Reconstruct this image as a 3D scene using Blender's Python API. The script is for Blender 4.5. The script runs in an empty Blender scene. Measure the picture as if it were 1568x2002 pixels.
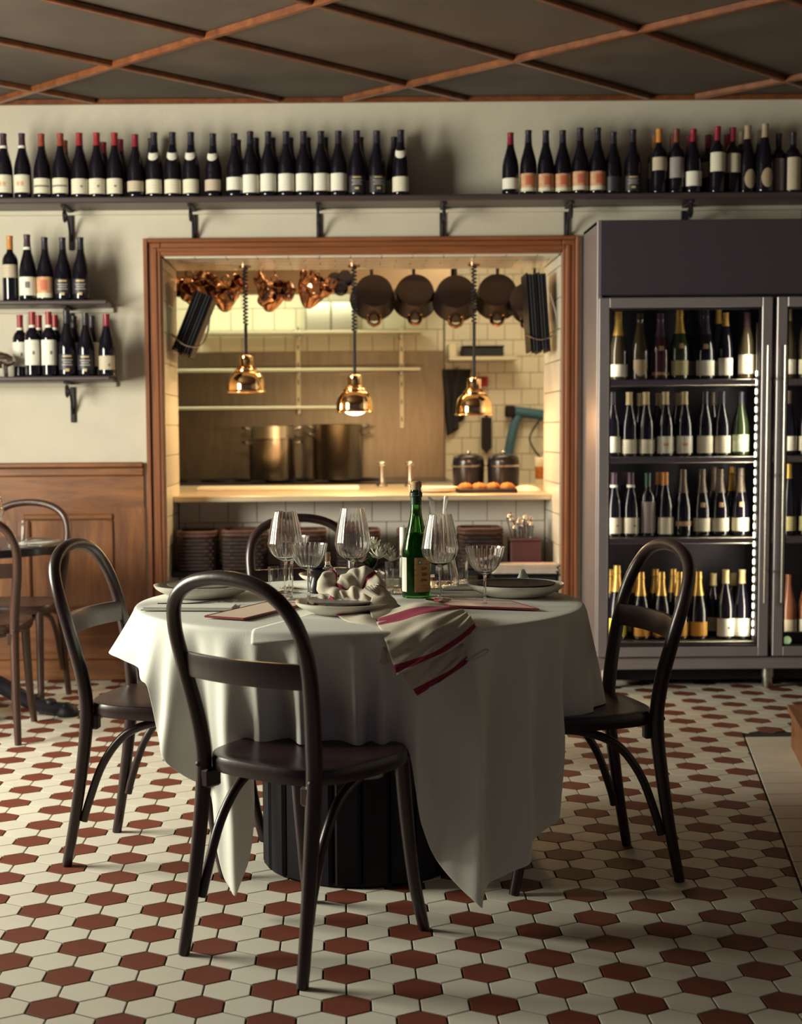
import bpy, math, random
from math import sin, cos, pi, sqrt, radians as rad, atan2, exp
from mathutils import Vector, Matrix
random.seed(7)
scn = bpy.context.scene
COL = scn.collection

# ---------------------------------------------------------------- camera
F, CX, CY, PITCH, ROLL, CAMH = 2837.3, 674.4, 1065.4, .0783, .0075, 1.1894   # pixels of the 1568x2002 frame
cp, sp = cos(PITCH), sin(PITCH)
_f = Vector((0, cp, -sp)); _r = Vector((1, 0, 0)); _d = _f.cross(_r)
c_, s_ = cos(ROLL), sin(ROLL)
RIGHT = c_*_r + s_*_d; DOWN = -s_*_r + c_*_d; FWD = _f
cam_data = bpy.data.cameras.new('camera'); cam = bpy.data.objects.new('camera', cam_data); COL.objects.link(cam)
m3 = Matrix((RIGHT, -DOWN, -FWD)).transposed()
cam.matrix_world = Matrix.Translation((0, 0, CAMH)) @ m3.to_4x4()
cam_data.sensor_fit = 'HORIZONTAL'; cam_data.sensor_width = 36
cam_data.lens = F*36/1568
cam_data.shift_x = (784-CX)/1568
cam_data.shift_y = (CY-1001)/1568
cam_data.clip_start = .05
cam_data.dof.use_dof = True; cam_data.dof.focus_distance = 3.85; cam_data.dof.aperture_fstop = 5.0
scn.camera = cam
def ray(px, py): return RIGHT*((px-CX)/F) + DOWN*((py-CY)/F) + FWD
def atY(px, py, Y):
    d = ray(px, py); t = Y/d.y; return Vector((d.x*t, Y, CAMH+d.z*t))
def atZ(px, py, Z):
    d = ray(px, py); t = (Z-CAMH)/d.z; return Vector((d.x*t, d.y*t, Z))

# ---------------------------------------------------------------- view, world, large lights
vs = scn.view_settings
vs.view_transform = 'Standard'; vs.look = 'None'; vs.gamma = 1; vs.use_curve_mapping = False
vs.exposure = 0.0
world = bpy.data.worlds.new('world'); scn.world = world; world.use_nodes = True
bg = world.node_tree.nodes['Background']; bg.inputs[0].default_value = (.36, .31, .46, 1); bg.inputs[1].default_value = .16

def area(name, loc, direction, sx, sy, power, color, spread=180):
    l = bpy.data.lights.new(name, 'AREA'); l.shape = 'RECTANGLE'; l.size = sx; l.size_y = sy
    l.energy = power; l.color = color; l.spread = rad(spread)
    o = bpy.data.objects.new(name, l); COL.objects.link(o); o.location = loc
    o.rotation_euler = Vector(direction).to_track_quat('-Z', 'Y').to_euler()
    return o
# daylight entering by the window of the left wall
area('window_daylight', (-3.13, 4.30, 1.56), (1, .24, -.11), 1.4, 1.3, 215, (1, .985, .79), 165)
# kitchen hood and ceiling lighting, then one added fill
area('hood_light', (-.62, 9.62, 2.30), (.0, .15, -1), 1.5, .3, 13, (.97, 1, .60))
area('kitchen_light', (.85, 8.7, 2.6), (.1, .15, -1), .8, .5, 20, (1, .86, .52))
area('pass_fill', (.1, 7.85, 2.45), (0, -.1, -1), 1.5, .2, 18, (1, .64, .30))  # added fill with no fitting, brightens the counter and its bounce onto the soffit

# ---------------------------------------------------------------- materials
MATS = {}
def mat(name, col, rough=.5, metal=0., noise=0., nscale=20., bump=0., bscale=60., trans=0., ior=1.45, coat=0., spec=None, emit=None, estr=0., stretch=None, alpha=None):
    if name in MATS: return MATS[name]
    m = bpy.data.materials.new(name); m.use_nodes = True; nt = m.node_tree; N = nt.nodes; L = nt.links
    b = N['Principled BSDF']
    b.inputs['Base Color'].default_value = (*col, 1); b.inputs['Roughness'].default_value = rough; b.inputs['Metallic'].default_value = metal
    b.inputs['Transmission Weight'].default_value = trans; b.inputs['IOR'].default_value = ior; b.inputs['Coat Weight'].default_value = coat
    if spec is not None: b.inputs['Specular IOR Level'].default_value = spec
    if emit: b.inputs['Emission Color'].default_value = (*emit, 1); b.inputs['Emission Strength'].default_value = estr
    if noise or bump:
        tc = N.new('ShaderNodeTexCoord'); mp = N.new('ShaderNodeMapping'); L.new(tc.outputs['Object'], mp.inputs[0])
        if stretch: mp.inputs['Scale'].default_value = stretch
    if noise:
        n = N.new('ShaderNodeTexNoise'); n.inputs['Scale'].default_value = nscale; n.inputs['Detail'].default_value = 5; L.new(mp.outputs[0], n.inputs['Vector'])
        mr = N.new('ShaderNodeMapRange'); L.new(n.outputs[0], mr.inputs[0]); mr.inputs[1].default_value = .3; mr.inputs[2].default_value = .7
        mr.inputs[3].default_value = 1-noise; mr.inputs[4].default_value = 1+noise*.6
        mx = N.new('ShaderNodeMix'); mx.data_type = 'RGBA'; mx.blend_type = 'MULTIPLY'; mx.inputs[0].default_value = 1
        mx.inputs['A'].default_value = (*col, 1); L.new(mr.outputs[0], mx.inputs['B']); L.new(mx.outputs['Result'], b.inputs['Base Color'])
    if bump:
        n2 = N.new('ShaderNodeTexNoise'); n2.inputs['Scale'].default_value = bscale; n2.inputs['Detail'].default_value = 4; L.new(mp.outputs[0], n2.inputs['Vector'])
        bp = N.new('ShaderNodeBump'); bp.inputs['Strength'].default_value = bump; bp.inputs['Distance'].default_value = .01; L.new(n2.outputs[0], bp.inputs['Height']); L.new(bp.outputs[0], b.inputs['Normal'])
    MATS[name] = m; return m
def wood(name, dark, light, rough=.4, stretch=(14, 14, 1.2), coat=.15, scale=3.0):
    if name in MATS: return MATS[name]
    m = bpy.data.materials.new(name); m.use_nodes = True; nt = m.node_tree; N = nt.nodes; L = nt.links; b = N['Principled BSDF']
    tc = N.new('ShaderNodeTexCoord'); mp = N.new('ShaderNodeMapping'); mp.inputs['Scale'].default_value = stretch; L.new(tc.outputs['Object'], mp.inputs[0])
    n = N.new('ShaderNodeTexNoise'); n.inputs['Scale'].default_value = scale; n.inputs['Detail'].default_value = 8; n.inputs['Roughness'].default_value = .65; n.inputs['Distortion'].default_value = .6; L.new(mp.outputs[0], n.inputs['Vector'])
    cr = N.new('ShaderNodeValToRGB'); cr.color_ramp.elements[0].position = .32; cr.color_ramp.elements[1].position = .70
    cr.color_ramp.elements[0].color = (*dark, 1); cr.color_ramp.elements[1].color = (*light, 1)
    L.new(n.outputs[0], cr.inputs[0]); L.new(cr.outputs[0], b.inputs['Base Color'])
    b.inputs['Roughness'].default_value = rough; b.inputs['Coat Weight'].default_value = coat; b.inputs['Coat Roughness'].default_value = .25
    bp = N.new('ShaderNodeBump'); bp.inputs['Strength'].default_value = .08; bp.inputs['Distance'].default_value = .01; L.new(n.outputs[0], bp.inputs['Height']); L.new(bp.outputs[0], b.inputs['Normal'])
    MATS[name] = m; return m
def lines_mat(name, base, ink, freq, thresh=.55, rough=.6):
    """printed paper: rows of small broken ink strokes"""
    if name in MATS: return MATS[name]
    m = bpy.data.materials.new(name); m.use_nodes = True; nt = m.node_tree; N = nt.nodes; L = nt.links; b = N['Principled BSDF']
    tc = N.new('ShaderNodeTexCoord'); sx = N.new('ShaderNodeSeparateXYZ'); L.new(tc.outputs['Object'], sx.inputs[0])
    w = N.new('ShaderNodeMath'); w.operation = 'MULTIPLY'; L.new(sx.outputs[2], w.inputs[0]); w.inputs[1].default_value = freq
    sn = N.new('ShaderNodeMath'); sn.operation = 'SINE'; L.new(w.outputs[0], sn.inputs[0])
    mp = N.new('ShaderNodeMapping'); mp.inputs['Scale'].default_value = (260, 260, freq*.12); L.new(tc.outputs['Object'], mp.inputs[0])
    n = N.new('ShaderNodeTexNoise'); n.inputs['Scale'].default_value = 1; n.inputs['Detail'].default_value = 1; L.new(mp.outputs[0], n.inputs['Vector'])
    mu = N.new('ShaderNodeMath'); mu.operation = 'MULTIPLY'; L.new(sn.outputs[0], mu.inputs[0]); L.new(n.outputs[0], mu.inputs[1])
    mr = N.new('ShaderNodeMapRange'); L.new(mu.outputs[0], mr.inputs[0]); mr.inputs[1].default_value = thresh-.2; mr.inputs[2].default_value = thresh
    mx = N.new('ShaderNodeMix'); mx.data_type = 'RGBA'; mx.inputs['A'].default_value = (*base, 1); mx.inputs['B'].default_value = (*ink, 1)
    L.new(mr.outputs[0], mx.inputs[0]); L.new(mx.outputs['Result'], b.inputs['Base Color']); b.inputs['Roughness'].default_value = rough
    MATS[name] = m; return m
def thin_glass(name, tint=(1, 1, 1), ior=1.45):
    if name in MATS: return MATS[name]
    m = bpy.data.materials.new(name); m.use_nodes = True; nt = m.node_tree; N = nt.nodes; L = nt.links
    N.remove(N['Principled BSDF']); out = N['Material Output']
    t = N.new('ShaderNodeBsdfTransparent'); t.inputs[0].default_value = (*tint, 1); g = N.new('ShaderNodeBsdfGlossy'); g.inputs['Roughness'].default_value = .02
    fr = N.new('ShaderNodeFresnel'); fr.inputs[0].default_value = ior; mx = N.new('ShaderNodeMixShader')
    L.new(fr.outputs[0], mx.inputs[0]); L.new(t.outputs[0], mx.inputs[1]); L.new(g.outputs[0], mx.inputs[2]); L.new(mx.outputs[0], out.inputs[0])
    MATS[name] = m; return m
def woven(name, a, b_, scale):
    if name in MATS: return MATS[name]
    m = bpy.data.materials.new(name); m.use_nodes = True; nt = m.node_tree; N = nt.nodes; L = nt.links; b = N['Principled BSDF']
    tc = N.new('ShaderNodeTexCoord'); ws = []
    for d, r in (('X', 0), ('Y', 0)):
        w = N.new('ShaderNodeTexWave'); w.bands_direction = d; w.inputs['Scale'].default_value = scale; w.inputs['Distortion'].default_value = .4; L.new(tc.outputs['Object'], w.inputs['Vector']); ws.append(w)
    mx = N.new('ShaderNodeMath'); mx.operation = 'MULTIPLY'; L.new(ws[0].outputs['Fac'], mx.inputs[0]); L.new(ws[1].outputs['Fac'], mx.inputs[1])
    n = N.new('ShaderNodeTexNoise'); n.inputs['Scale'].default_value = 3; n.inputs['Detail'].default_value = 4; L.new(tc.outputs['Object'], n.inputs['Vector'])
    ad = N.new('ShaderNodeMath'); ad.operation = 'ADD'; L.new(mx.outputs[0], ad.inputs[0]); L.new(n.outputs[0], ad.inputs[1])
    cr = N.new('ShaderNodeValToRGB'); cr.color_ramp.elements[0].position = .35; cr.color_ramp.elements[1].position = 1.2
    cr.color_ramp.elements[0].color = (*a, 1); cr.color_ramp.elements[1].color = (*b_, 1)
    L.new(ad.outputs[0], cr.inputs[0]); L.new(cr.outputs[0], b.inputs['Base Color']); b.inputs['Roughness'].default_value = .7
    bp = N.new('ShaderNodeBump'); bp.inputs['Strength'].default_value = .4; bp.inputs['Distance'].default_value = .004; L.new(mx.outputs[0], bp.inputs['Height']); L.new(bp.outputs[0], b.inputs['Normal'])
    MATS[name] = m; return m

M_plaster = mat('plaster', (.57, .515, .425), .85, noise=.05, nscale=6, bump=.12, bscale=90)
M_ceilpan = woven('woven_panel', (.046, .034, .027), (.125, .098, .078), 60)
M_batten = wood('batten_wood', (.10, .028, .012), (.24, .080, .027), .34, stretch=(6, 6, 6))
M_oak = wood('wainscot_wood', (.115, .036, .012), (.28, .105, .030), .46, stretch=(8, 8, 1.0))
M_oakh = wood('wainscot_wood_horizontal', (.115, .036, .012), (.28, .105, .030), .46, stretch=(1.0, 8, 8))
M_case = wood('casing_wood', (.17, .052, .019), (.30, .105, .038), .42, stretch=(14, 14, .8))
M_caseh = wood('casing_wood_horizontal', (.17, .052, .019), (.30, .105, .038), .42, stretch=(.8, 14, 14))
M_chair = wood('chair_wood', (.015, .0056, .0072), (.027, .0102, .0112), .34, stretch=(9, 9, 2), coat=.12)
M_chair2 = wood('chair_wood_brown', (.036, .014, .010), (.062, .025, .016), .36, stretch=(9, 9, 2), coat=.3)
M_shelf = wood('shelf_wood', (.045, .030, .034), (.075, .05, .05), .45, stretch=(1, 8, 8))
M_iron = mat('black_iron', (.018, .015, .022), .5, .3)
M_white_tile = mat('cream_tile', (.55, .51, .44), .5, spec=.35, noise=.07, nscale=5)
M_red_tile = mat('red_tile', (.140, .036, .021), .58, spec=.25, noise=.14, nscale=6)
M_grout = mat('dark_grout', (.014, .011, .013), .95)
M_ktile = mat('glazed_tile', (.72, .66, .55), .22, noise=.04, nscale=4)
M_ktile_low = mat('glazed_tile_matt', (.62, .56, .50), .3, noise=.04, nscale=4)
M_kgrout = mat('tile_grout', (.14, .10, .08), .9)
M_steel = mat('brushed_steel', (.50, .46, .42), .30, 1., noise=.10, nscale=8, stretch=(1, 1, 30))
M_steelpan = mat('steel_panel', (.25, .215, .175), .32, .95, noise=.14, nscale=5, stretch=(6, 1, 1))
M_fridge = mat('fridge_steel', (.34, .30, .31), .36, .5, noise=.06, nscale=6)
M_fridge_dark = mat('fridge_header_panel', (.056, .041, .058), .5, .1)
M_fridge_in = mat('fridge_lining', (.035, .030, .040), .45, .4)
M_copper = mat('polished_copper', (.86, .57, .29), .08, 1.)
M_copper_old = mat('worn_copper', (.40, .22, .14), .18, 1., noise=.35, nscale=30)
M_pan = mat('dark_pan', (.016, .010, .013), .28, .5)
M_black = mat('black_enamel', (.010, .008, .014), .25)
M_blackmatt = mat('black_matt', (.008, .007, .012), .6)
M_cloth = mat('white_linen', (.66, .66, .61), .9, noise=.02, nscale=8, bump=.10, bscale=420)
M_napkin = mat('natural_linen', (.52, .46, .37), .95, noise=.08, nscale=60, bump=.2, bscale=500)
M_stripe = mat('red_stripe_linen', (.26, .022, .055), .9, noise=.10, nscale=120, bump=.2, bscale=500)
M_dglass = mat('dark_bottle_glass', (.006, .005, .010), .06, coat=.2)
M_gglass = mat('green_bottle_glass', (.10, .42, .06), .03, trans=1., ior=1.3)
M_cider = mat('green_bottle_dark_liquid', (.035, .13, .012), .05, trans=.75, ior=1.35)
M_clear = mat('clear_glass', (1, 1, 1), 0., trans=1., ior=1.45)
M_water = mat('water', (.98, 1, .99), 0., trans=1., ior=1.33)
M_pane = thin_glass('fridge_pane', (.96, .95, .97), 1.25)
M_plate = mat('stoneware', (.62, .58, .51), .35, noise=.05, nscale=30)
M_plate_in = mat('stoneware_speckled', (.20, .175, .155), .5, noise=.3, nscale=160)
M_plate_dk = mat('dark_stoneware', (.050, .041, .045), .8, spec=.2, noise=.25, nscale=80)
M_cutlery = mat('cutlery_steel', (.55, .53, .50), .18, 1.)
M_menu = mat('menu_card', (.60, .47, .40), .5)
M_menu_red = mat('menu_red_edge', (.24, .025, .035), .4)
M_candle = mat('candle_wax', (.85, .84, .70), .5)
M_wick = mat('wicker', (.030, .013, .012), .7, noise=.4, nscale=60)
M_wickrim = mat('wicker_rim', (.075, .029, .018), .65, noise=.3, nscale=60)
M_leaf = mat('leaf', (.035, .07, .025), .5)
M_petal = mat('petal_white', (.80, .78, .66), .8)
M_petal2 = mat('petal_peach', (.72, .46, .36), .8)
M_cork = mat('cork', (.50, .32, .18), .8, noise=.2, nscale=200)
M_bread = mat('baked_crust', (.45, .17, .035), .6, noise=.45, nscale=60)
M_paper = mat('white_paper', (.78, .73, .64), .8)
M_blue = mat('blue_plastic', (.05, .13, .20), .5)
M_redp = mat('red_plastic', (.35, .04, .05), .5)
M_bulb = mat('warm_bulb', (1, .9, .7), .3, emit=(1, .86, .52), estr=9)
M_bulbred = mat('red_heat_bulb', (.8, .1, .05), .3, emit=(1, .16, .06), estr=1.2)
M_led = mat('led_chip', (1, 1, .9), .3, emit=(1, .94, .66), estr=9.0)
M_green_dial = mat('green_dial', (.4, .5, .3), .4, emit=(.55, .75, .35), estr=.35)
M_pepper = mat('dark_mill_wood', (.016, .012, .018), .35)
M_silver = mat('silver_foil', (.65, .58, .50), .22, 1.)

# ---------------------------------------------------------------- mesh builder
class MB:
    def __init__(s): s.v = []; s.f = []; s.mi = []; s.sm = []
    def add(s, vs, fs, mi=0, smooth=True):
        o = len(s.v); s.v += [tuple(p) for p in vs]
        for f in fs: s.f.append(tuple(o+i for i in f)); s.mi.append(mi); s.sm.append(smooth)
        return s
    def box(s, x0, x1, y0, y1, z0, z1, mi=0, bev=0.):
        if bev <= 0:
            return s.add([(x0, y0, z0), (x1, y0, z0), (x1, y1, z0), (x0, y1, z0), (x0, y0, z1), (x1, y0, z1), (x1, y1, z1), (x0, y1, z1)],
                  [(3, 2, 1, 0), (4, 5, 6, 7), (0, 1, 5, 4), (1, 2, 6, 5), (2, 3, 7, 6), (3, 0, 4, 7)], mi, False)
        b = min(bev, (x1-x0)*.45, (y1-y0)*.45, (z1-z0)*.45); V = []; ix = {}
        for a, (xa, xb) in enumerate(((x0, x0+b), (x1, x1-b))):
            for c, (ya, yb) in enumerate(((y0, y0+b), (y1, y1-b))):
                for e, (za, zb) in enumerate(((z0, z0+b), (z1, z1-b))):
                    ix[(a, c, e, 0)] = len(V); V.append((xa, yb, zb)); ix[(a, c, e, 1)] = len(V); V.append((xb, ya, zb)); ix[(a, c, e, 2)] = len(V); V.append((xb, yb, za))
        I = lambda a, c, e, k: ix[(a, c, e, k)]
        Fs = []
        for a in (0, 1): q = [I(a, 0, 0, 0), I(a, 1, 0, 0), I(a, 1, 1, 0), I(a, 0, 1, 0)]; Fs.append(q if a else q[::-1])
        for c in (0, 1): q = [I(0, c, 0, 1), I(0, c, 1, 1), I(1, c, 1, 1), I(1, c, 0, 1)]; Fs.append(q if c else q[::-1])
        for e in (0, 1): q = [I(0, 0, e, 2), I(1, 0, e, 2), I(1, 1, e, 2), I(0, 1, e, 2)]; Fs.append(q if e else q[::-1])
        for c in (0, 1):
            for e in (0, 1): Fs.append([I(0, c, e, 1), I(1, c, e, 1), I(1, c, e, 2), I(0, c, e, 2)])
        for a in (0, 1):
            for e in (0, 1): Fs.append([I(a, 0, e, 0), I(a, 1, e, 0), I(a, 1, e, 2), I(a, 0, e, 2)])
            for c in (0, 1): Fs.append([I(a, c, 0, 0), I(a, c, 1, 0), I(a, c, 1, 1), I(a, c, 0, 1)])
        for a in (0, 1):
            for c in (0, 1):
                for e in (0, 1): Fs.append([I(a, c, e, 0), I(a, c, e, 1), I(a, c, e, 2)])
        return s.add(V, Fs, mi, False)
    def lathe(s, prof, seg=20, c=(0, 0, 0), mi=0, a0=0, a1=2*pi, mod=None, smooth=True, modn=9999):
        full = abs(a1-a0-2*pi) < 1e-6; n = seg if full else seg+1; V = []; Fs = []
        for k in range(n):
            a = a0+(a1-a0)*k/seg; ca, sa = cos(a), sin(a)
            for jj, (r, z) in enumerate(prof):
                rr = r*(1+mod(a, z)) if mod and jj < modn else r
                V.append((c[0]+rr*ca, c[1]+rr*sa, c[2]+z))
        P = len(prof)
        for k in range(seg):
            k2 = (k+1) % n
            for j in range(P-1):
                a_, b_, c2, d_ = k*P+j, k2*P+j, k2*P+j+1, k*P+j+1
                if prof[j][0] < 1e-7: Fs.append((a_, c2, d_))
                elif prof[j+1][0] < 1e-7: Fs.append((a_, b_, d_))
                else: Fs.append((a_, b_, c2, d_))
        return s.add(V, Fs, mi, smooth)
    def tube(s, pts, r, seg=8, closed=False, mi=0, flat=1., caps=True, up=None):
        pts = [Vector(p) for p in pts]; n = len(pts); V = []; Fs = []
        rf = r if callable(r) else (lambda t: r)
        prev = None
        for i, p in enumerate(pts):
            t = (pts[(i+1) % n]-pts[i-1]) if closed else (pts[min(i+1, n-1)]-pts[max(i-1, 0)])
            t.normalize()
            if prev is None:
                u = Vector(up) if up else (Vector((0, 0, 1)) if abs(t.z) < .9 else Vector((1, 0, 0)))
            else: u = prev
            b = t.cross(u)
            if b.length < 1e-6: b = t.cross(Vector((0, 1, 0)))
            b.normalize(); u = b.cross(t).normalized(); prev = u
            rr = rf(i/max(1, n-1))
            for k in range(seg):
                a = 2*pi*k/seg; V.append(p+u*(rr*cos(a))+b*(rr*flat*sin(a)))
        for i in range(n if closed else n-1):
            j = (i+1) % n
            for k in range(seg):
                k2 = (k+1) % seg; Fs.append((i*seg+k, i*seg+k2, j*seg+k2, j*seg+k))
        if caps and not closed:
            Fs.append(tuple(range(seg))[::-1]); Fs.append(tuple((n-1)*seg+k for k in range(seg)))
        return s.add(V, Fs, mi, True)
    def prism(s, poly, z0, z1, mi=0, bev=0.):
        n = len(poly); cx = sum(p[0] for p in poly)/n; cy = sum(p[1] for p in poly)/n
        if bev > 0:
            def ins(p):
                d = sqrt((p[0]-cx)**2+(p[1]-cy)**2) or 1; k = max(0, 1-bev*1.15/d); return (cx+(p[0]-cx)*k, cy+(p[1]-cy)*k)
            V = [(p[0], p[1], z0) for p in poly]+[(p[0], p[1], z1-bev*.6) for p in poly]+[(*ins(p), z1) for p in poly]
            Fs = [(i, (i+1) % n, n+(i+1) % n, n+i) for i in range(n)]+[(n+i, n+(i+1) % n, 2*n+(i+1) % n, 2*n+i) for i in range(n)]+[tuple(range(2*n, 3*n))]
        else:
            V = [(p[0], p[1], z0) for p in poly]+[(p[0], p[1], z1) for p in poly]
            Fs = [(i, (i+1) % n, n+(i+1) % n, n+i) for i in range(n)]+[tuple(range(n, 2*n)), tuple(range(n))[::-1]]
        return s.add(V, Fs, mi, False)
    def grid(s, P, mi=0, midf=None, closed_u=False):
        nu, nv = len(P), len(P[0]); V = [p for row in P for p in row]; o = len(s.v); s.v += [tuple(p) for p in V]
        for i in range(nu if closed_u else nu-1):
            i2 = (i+1) % nu
            for j in range(nv-1):
                s.f.append((o+i*nv+j, o+i2*nv+j, o+i2*nv+j+1, o+i*nv+j+1)); s.mi.append(midf(i, j) if midf else mi); s.sm.append(True)
        return s
    def xf(s, M):
        s.v = [tuple(M @ Vector(p)) for p in s.v]; return s
    def mesh(s, name, mats, sharp=40):
        me = bpy.data.meshes.new(name); me.from_pydata(s.v, [], s.f); 
        for m in (mats if isinstance(mats, (list, tuple)) else [mats]): me.materials.append(m)
        me.polygons.foreach_set('material_index', s.mi); me.polygons.foreach_set('use_smooth', s.sm)
        me.update()
        if any(s.sm) and sharp: me.set_sharp_from_angle(angle=rad(sharp))
        return me
def link(name, data, parent=None, loc=None, rot=None):
    o = bpy.data.objects.new(name, data); COL.objects.link(o)
    if parent: o.parent = parent
    if loc is not None: o.location = loc
    if rot is not None: o.rotation_euler = rot
    return o
def tag(o, label=None, cat=None, group=None, kind=None):
    if label: o['label'] = label
    if cat: o['category'] = cat
    if group: o['group'] = group
    if kind: o['kind'] = kind
    return o
def thing(name, label, cat, loc=(0, 0, 0), rot=(0, 0, 0), group=None):
    return tag(link(name, None, None, loc, rot), label, cat, group)
def part(name, mb, mats, parent, loc=None, rot=None, sharp=40):
    return link(name, mb.mesh(name, mats, sharp), parent, loc, rot)
def struct(name, mb, mats, label, parent=None):
    o = link(name, mb.mesh(name, mats), parent)
    if not parent: tag(o, label, None, None, 'structure')
    return o
def spline(pts, n=6, closed=False):
    P = [Vector(p) for p in pts]; N = len(P); out = []
    g = (lambda i: P[i % N]) if closed else (lambda i: P[max(0, min(N-1, i))])
    for i in range(N if closed else N-1):
        p0, p1, p2, p3 = g(i-1), g(i), g(i+1), g(i+2)
        for k in range(n):
            t = k/n; out.append(.5*((2*p1)+(p2-p0)*t+(2*p0-5*p1+4*p2-p3)*t*t+(3*p1-p0-3*p2+p3)*t**3))
    if not closed: out.append(P[-1])
    return out
def sprof(pts, n=4): return [(max(0, p.x), p.y) for p in spline([(r, z, 0) for r, z in pts], n)]
def clip(poly, a, b, c):          # keep a*x+b*y<=c
    out = []
    for i in range(len(poly)):
        p, q = poly[i], poly[(i+1) % len(poly)]; dp = a*p[0]+b*p[1]-c; dq = a*q[0]+b*q[1]-c
        if dp <= 0: out.append(p)
        if dp*dq < 0: t = dp/(dp-dq); out.append((p[0]+(q[0]-p[0])*t, p[1]+(q[1]-p[1])*t))
    return out
ORD = ['', 'first', 'second', 'third', 'fourth', 'fifth', 'sixth', 'seventh', 'eighth', 'ninth', 'tenth', 'eleventh', 'twelfth', 'thirteenth', 'fourteenth', 'fifteenth', 'sixteenth', 'seventeenth', 'eighteenth', 'nineteenth', 'twentieth', 'twenty-first', 'twenty-second', 'twenty-third', 'twenty-fourth', 'twenty-fifth']

# ================================================================ SETTING
WY = 6.95          # face of the back wall
XL, XR, YB = -3.1, 4.6, -1.2
OX0, OX1, OZ1 = -.858, 1.034, 2.018     # pass-through opening
RB = 7.50          # back of the thick wall
CEIL = 2.735
# ---- floor
floor = struct('floor', MB().box(XL, XR, YB, RB, -.06, -.004), M_grout, 'hexagon tiled floor')
W = .102; HS = (W-.0042)/sqrt(3); X0, Y0 = -.0036, 3.9024
def strip_x(y): return 1.173+(y-3.663)*.1953
hexes = []
for j in range(-36, 58):
    y = Y0-j*W*.8660254
    if y > WY+.03 or y < YB: continue
    for k in range(-32, 46):
        i = k if j % 2 else k+.5
        x = X0+i*W
        if x < XL+.05 or x > XR-.05: continue
        red = abs(((i if j % 2 else i-1.5) % 3)) < .01
        poly = [(x+HS*cos(rad(30+60*q)), y+HS*sin(rad(30+60*q))) for q in range(6)]
        cut = False
        if y < 5.6:
            p2 = clip(poly, 1, -.1953, 1.173-.1953*3.663-.004)
            if len(p2) < 3: continue
            cut = len(p2) != 6 or abs(p2[0][0]-poly[0][0]) > 1e-6
            poly = p2
        if y > 5.2 and x > 1.62+.1953*(y-5.35) and y < 5.35: continue
        hexes.append((x, y, red, poly, cut))
hex_base = MB().prism([(HS*cos(rad(30+60*q)), HS*sin(rad(30+60*q))) for q in range(6)], -.006, 0, 0, .0012)
me_w = hex_base.mesh('cream_hexagon_tile', M_white_tile); me_r = hex_base.mesh('red_hexagon_tile', M_red_tile)
def inview(x, y):
    if y < 2.75: return False
    px = CX+F*x/y; return -60 < px < 1640
near = sorted([h for h in hexes if not h[4] and inview(h[0], h[1])], key=lambda h: h[1])[:290]
nearset = set((h[0], h[1]) for h in near)
for x, y, red, poly, cut in near: link('tile', me_r if red else me_w, floor, (x, y, 0))
rest = MB()
for x, y, red, poly, cut in hexes:
    if (x, y) in nearset: continue
    rest.prism(poly, -.006, 0, 1 if red else 0, .0010)
o = part('far_tiles', rest, [M_white_tile, M_red_tile], floor); o['kind'] = 'stuff'
# border of oblong cream tiles running along the step on the right
for k in range(14):
    y1 = 5.53-k*.1475; y0 = y1-.1430
    if y1 < 3.3: break
    link('border_tile', MB().prism([(strip_x(y0)+.004, y0), (strip_x(y0)+.29, y0), (strip_x(y1)+.29, y1), (strip_x(y1)+.004, y1)], -.006, 0, 0, .0018).mesh('border_tile', M_white_tile), floor)
# low wooden step at the right edge
stp = thing('wooden_step', 'low wooden step at the right edge of the tiled floor', 'step', (1.665, 5.36, 0))
def sx(y): return (y-5.36)*.1953
part('side_board', MB().prism([(0, 0), (.05, 0), (sx(3.4)+.05, 3.4-5.36), (sx(3.4), 3.4-5.36)], 0, .132), M_oak, stp)
part('tread', MB().prism([(-.012, .012), (1.2, .012), (1.2, 3.4-5.36), (sx(3.4)-.012, 3.4-5.36)], .132, .155), M_oak, stp)
part('end_board', MB().prism([(.05, .0), (1.2, .0), (1.2, -.03), (.05, -.03)], 0, .132), M_oakh, stp)

# ---- ceiling with diagonal battens over woven panels
ceil = struct('ceiling', MB().box(XL, XR, YB, RB, CEIL+.03, CEIL+.08), M_ceilpan, 'dark woven panel ceiling with diagonal wooden battens')
def uv(u, v): return ((u+v)/2, (u-v)/2)        # u=x+y, v=x-y
US = [5.29+1.64*k for k in range(-4, 4)]; VS = [-6.35+.862*k for k in range(-5, 10)]
for a in range(len(US)-1):
    for b in range(len(VS)-1):
        poly = [uv(US[a]+.01, VS[b]+.01), uv(US[a]+.01, VS[b+1]-.01), uv(US[a+1]-.01, VS[b+1]-.01), uv(US[a+1]-.01, VS[b]+.01)]
        for pl in ((1, 0, XR), (-1, 0, -XL), (0, 1, WY), (0, -1, -YB)):
            poly = clip(poly, *pl) if len(poly) > 2 else []
        if len(poly) > 2: link('panel', MB().prism(poly[::-1], CEIL+.012, CEIL+.03).mesh('panel', M_ceilpan), ceil)
def batten(p, q, w, h, name, z=CEIL, m=M_batten):
    p = Vector((*p, 0)); q = Vector((*q, 0)); d = (q-p).normalized(); nrm = Vector((-d.y, d.x, 0))*w/2; L = (q-p).length
    mb = MB().box(0, L, -w/2, w/2, -h, 0, 0, .004)
    return link(name, mb.mesh(name, m), ceil, (p.x, p.y, z+.012), (0, 0, atan2(d.y, d.x)))
def seg(axis, val):
    poly = []
    lo, hi = -20, 20
    pts = []
    for t in [lo+(hi-lo)*i/4000 for i in range(4001)]:
        x, y = uv(val, t) if axis == 'u' else uv(t, val)
        if XL < x < XR and YB < y < WY-.03: pts.append((x, y))
    return (pts[0], pts[-1]) if len(pts) > 2 else None
for u in US:
    s2 = seg('u', u)
    if s2: batten(*s2, .030, .028, 'batten')
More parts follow.
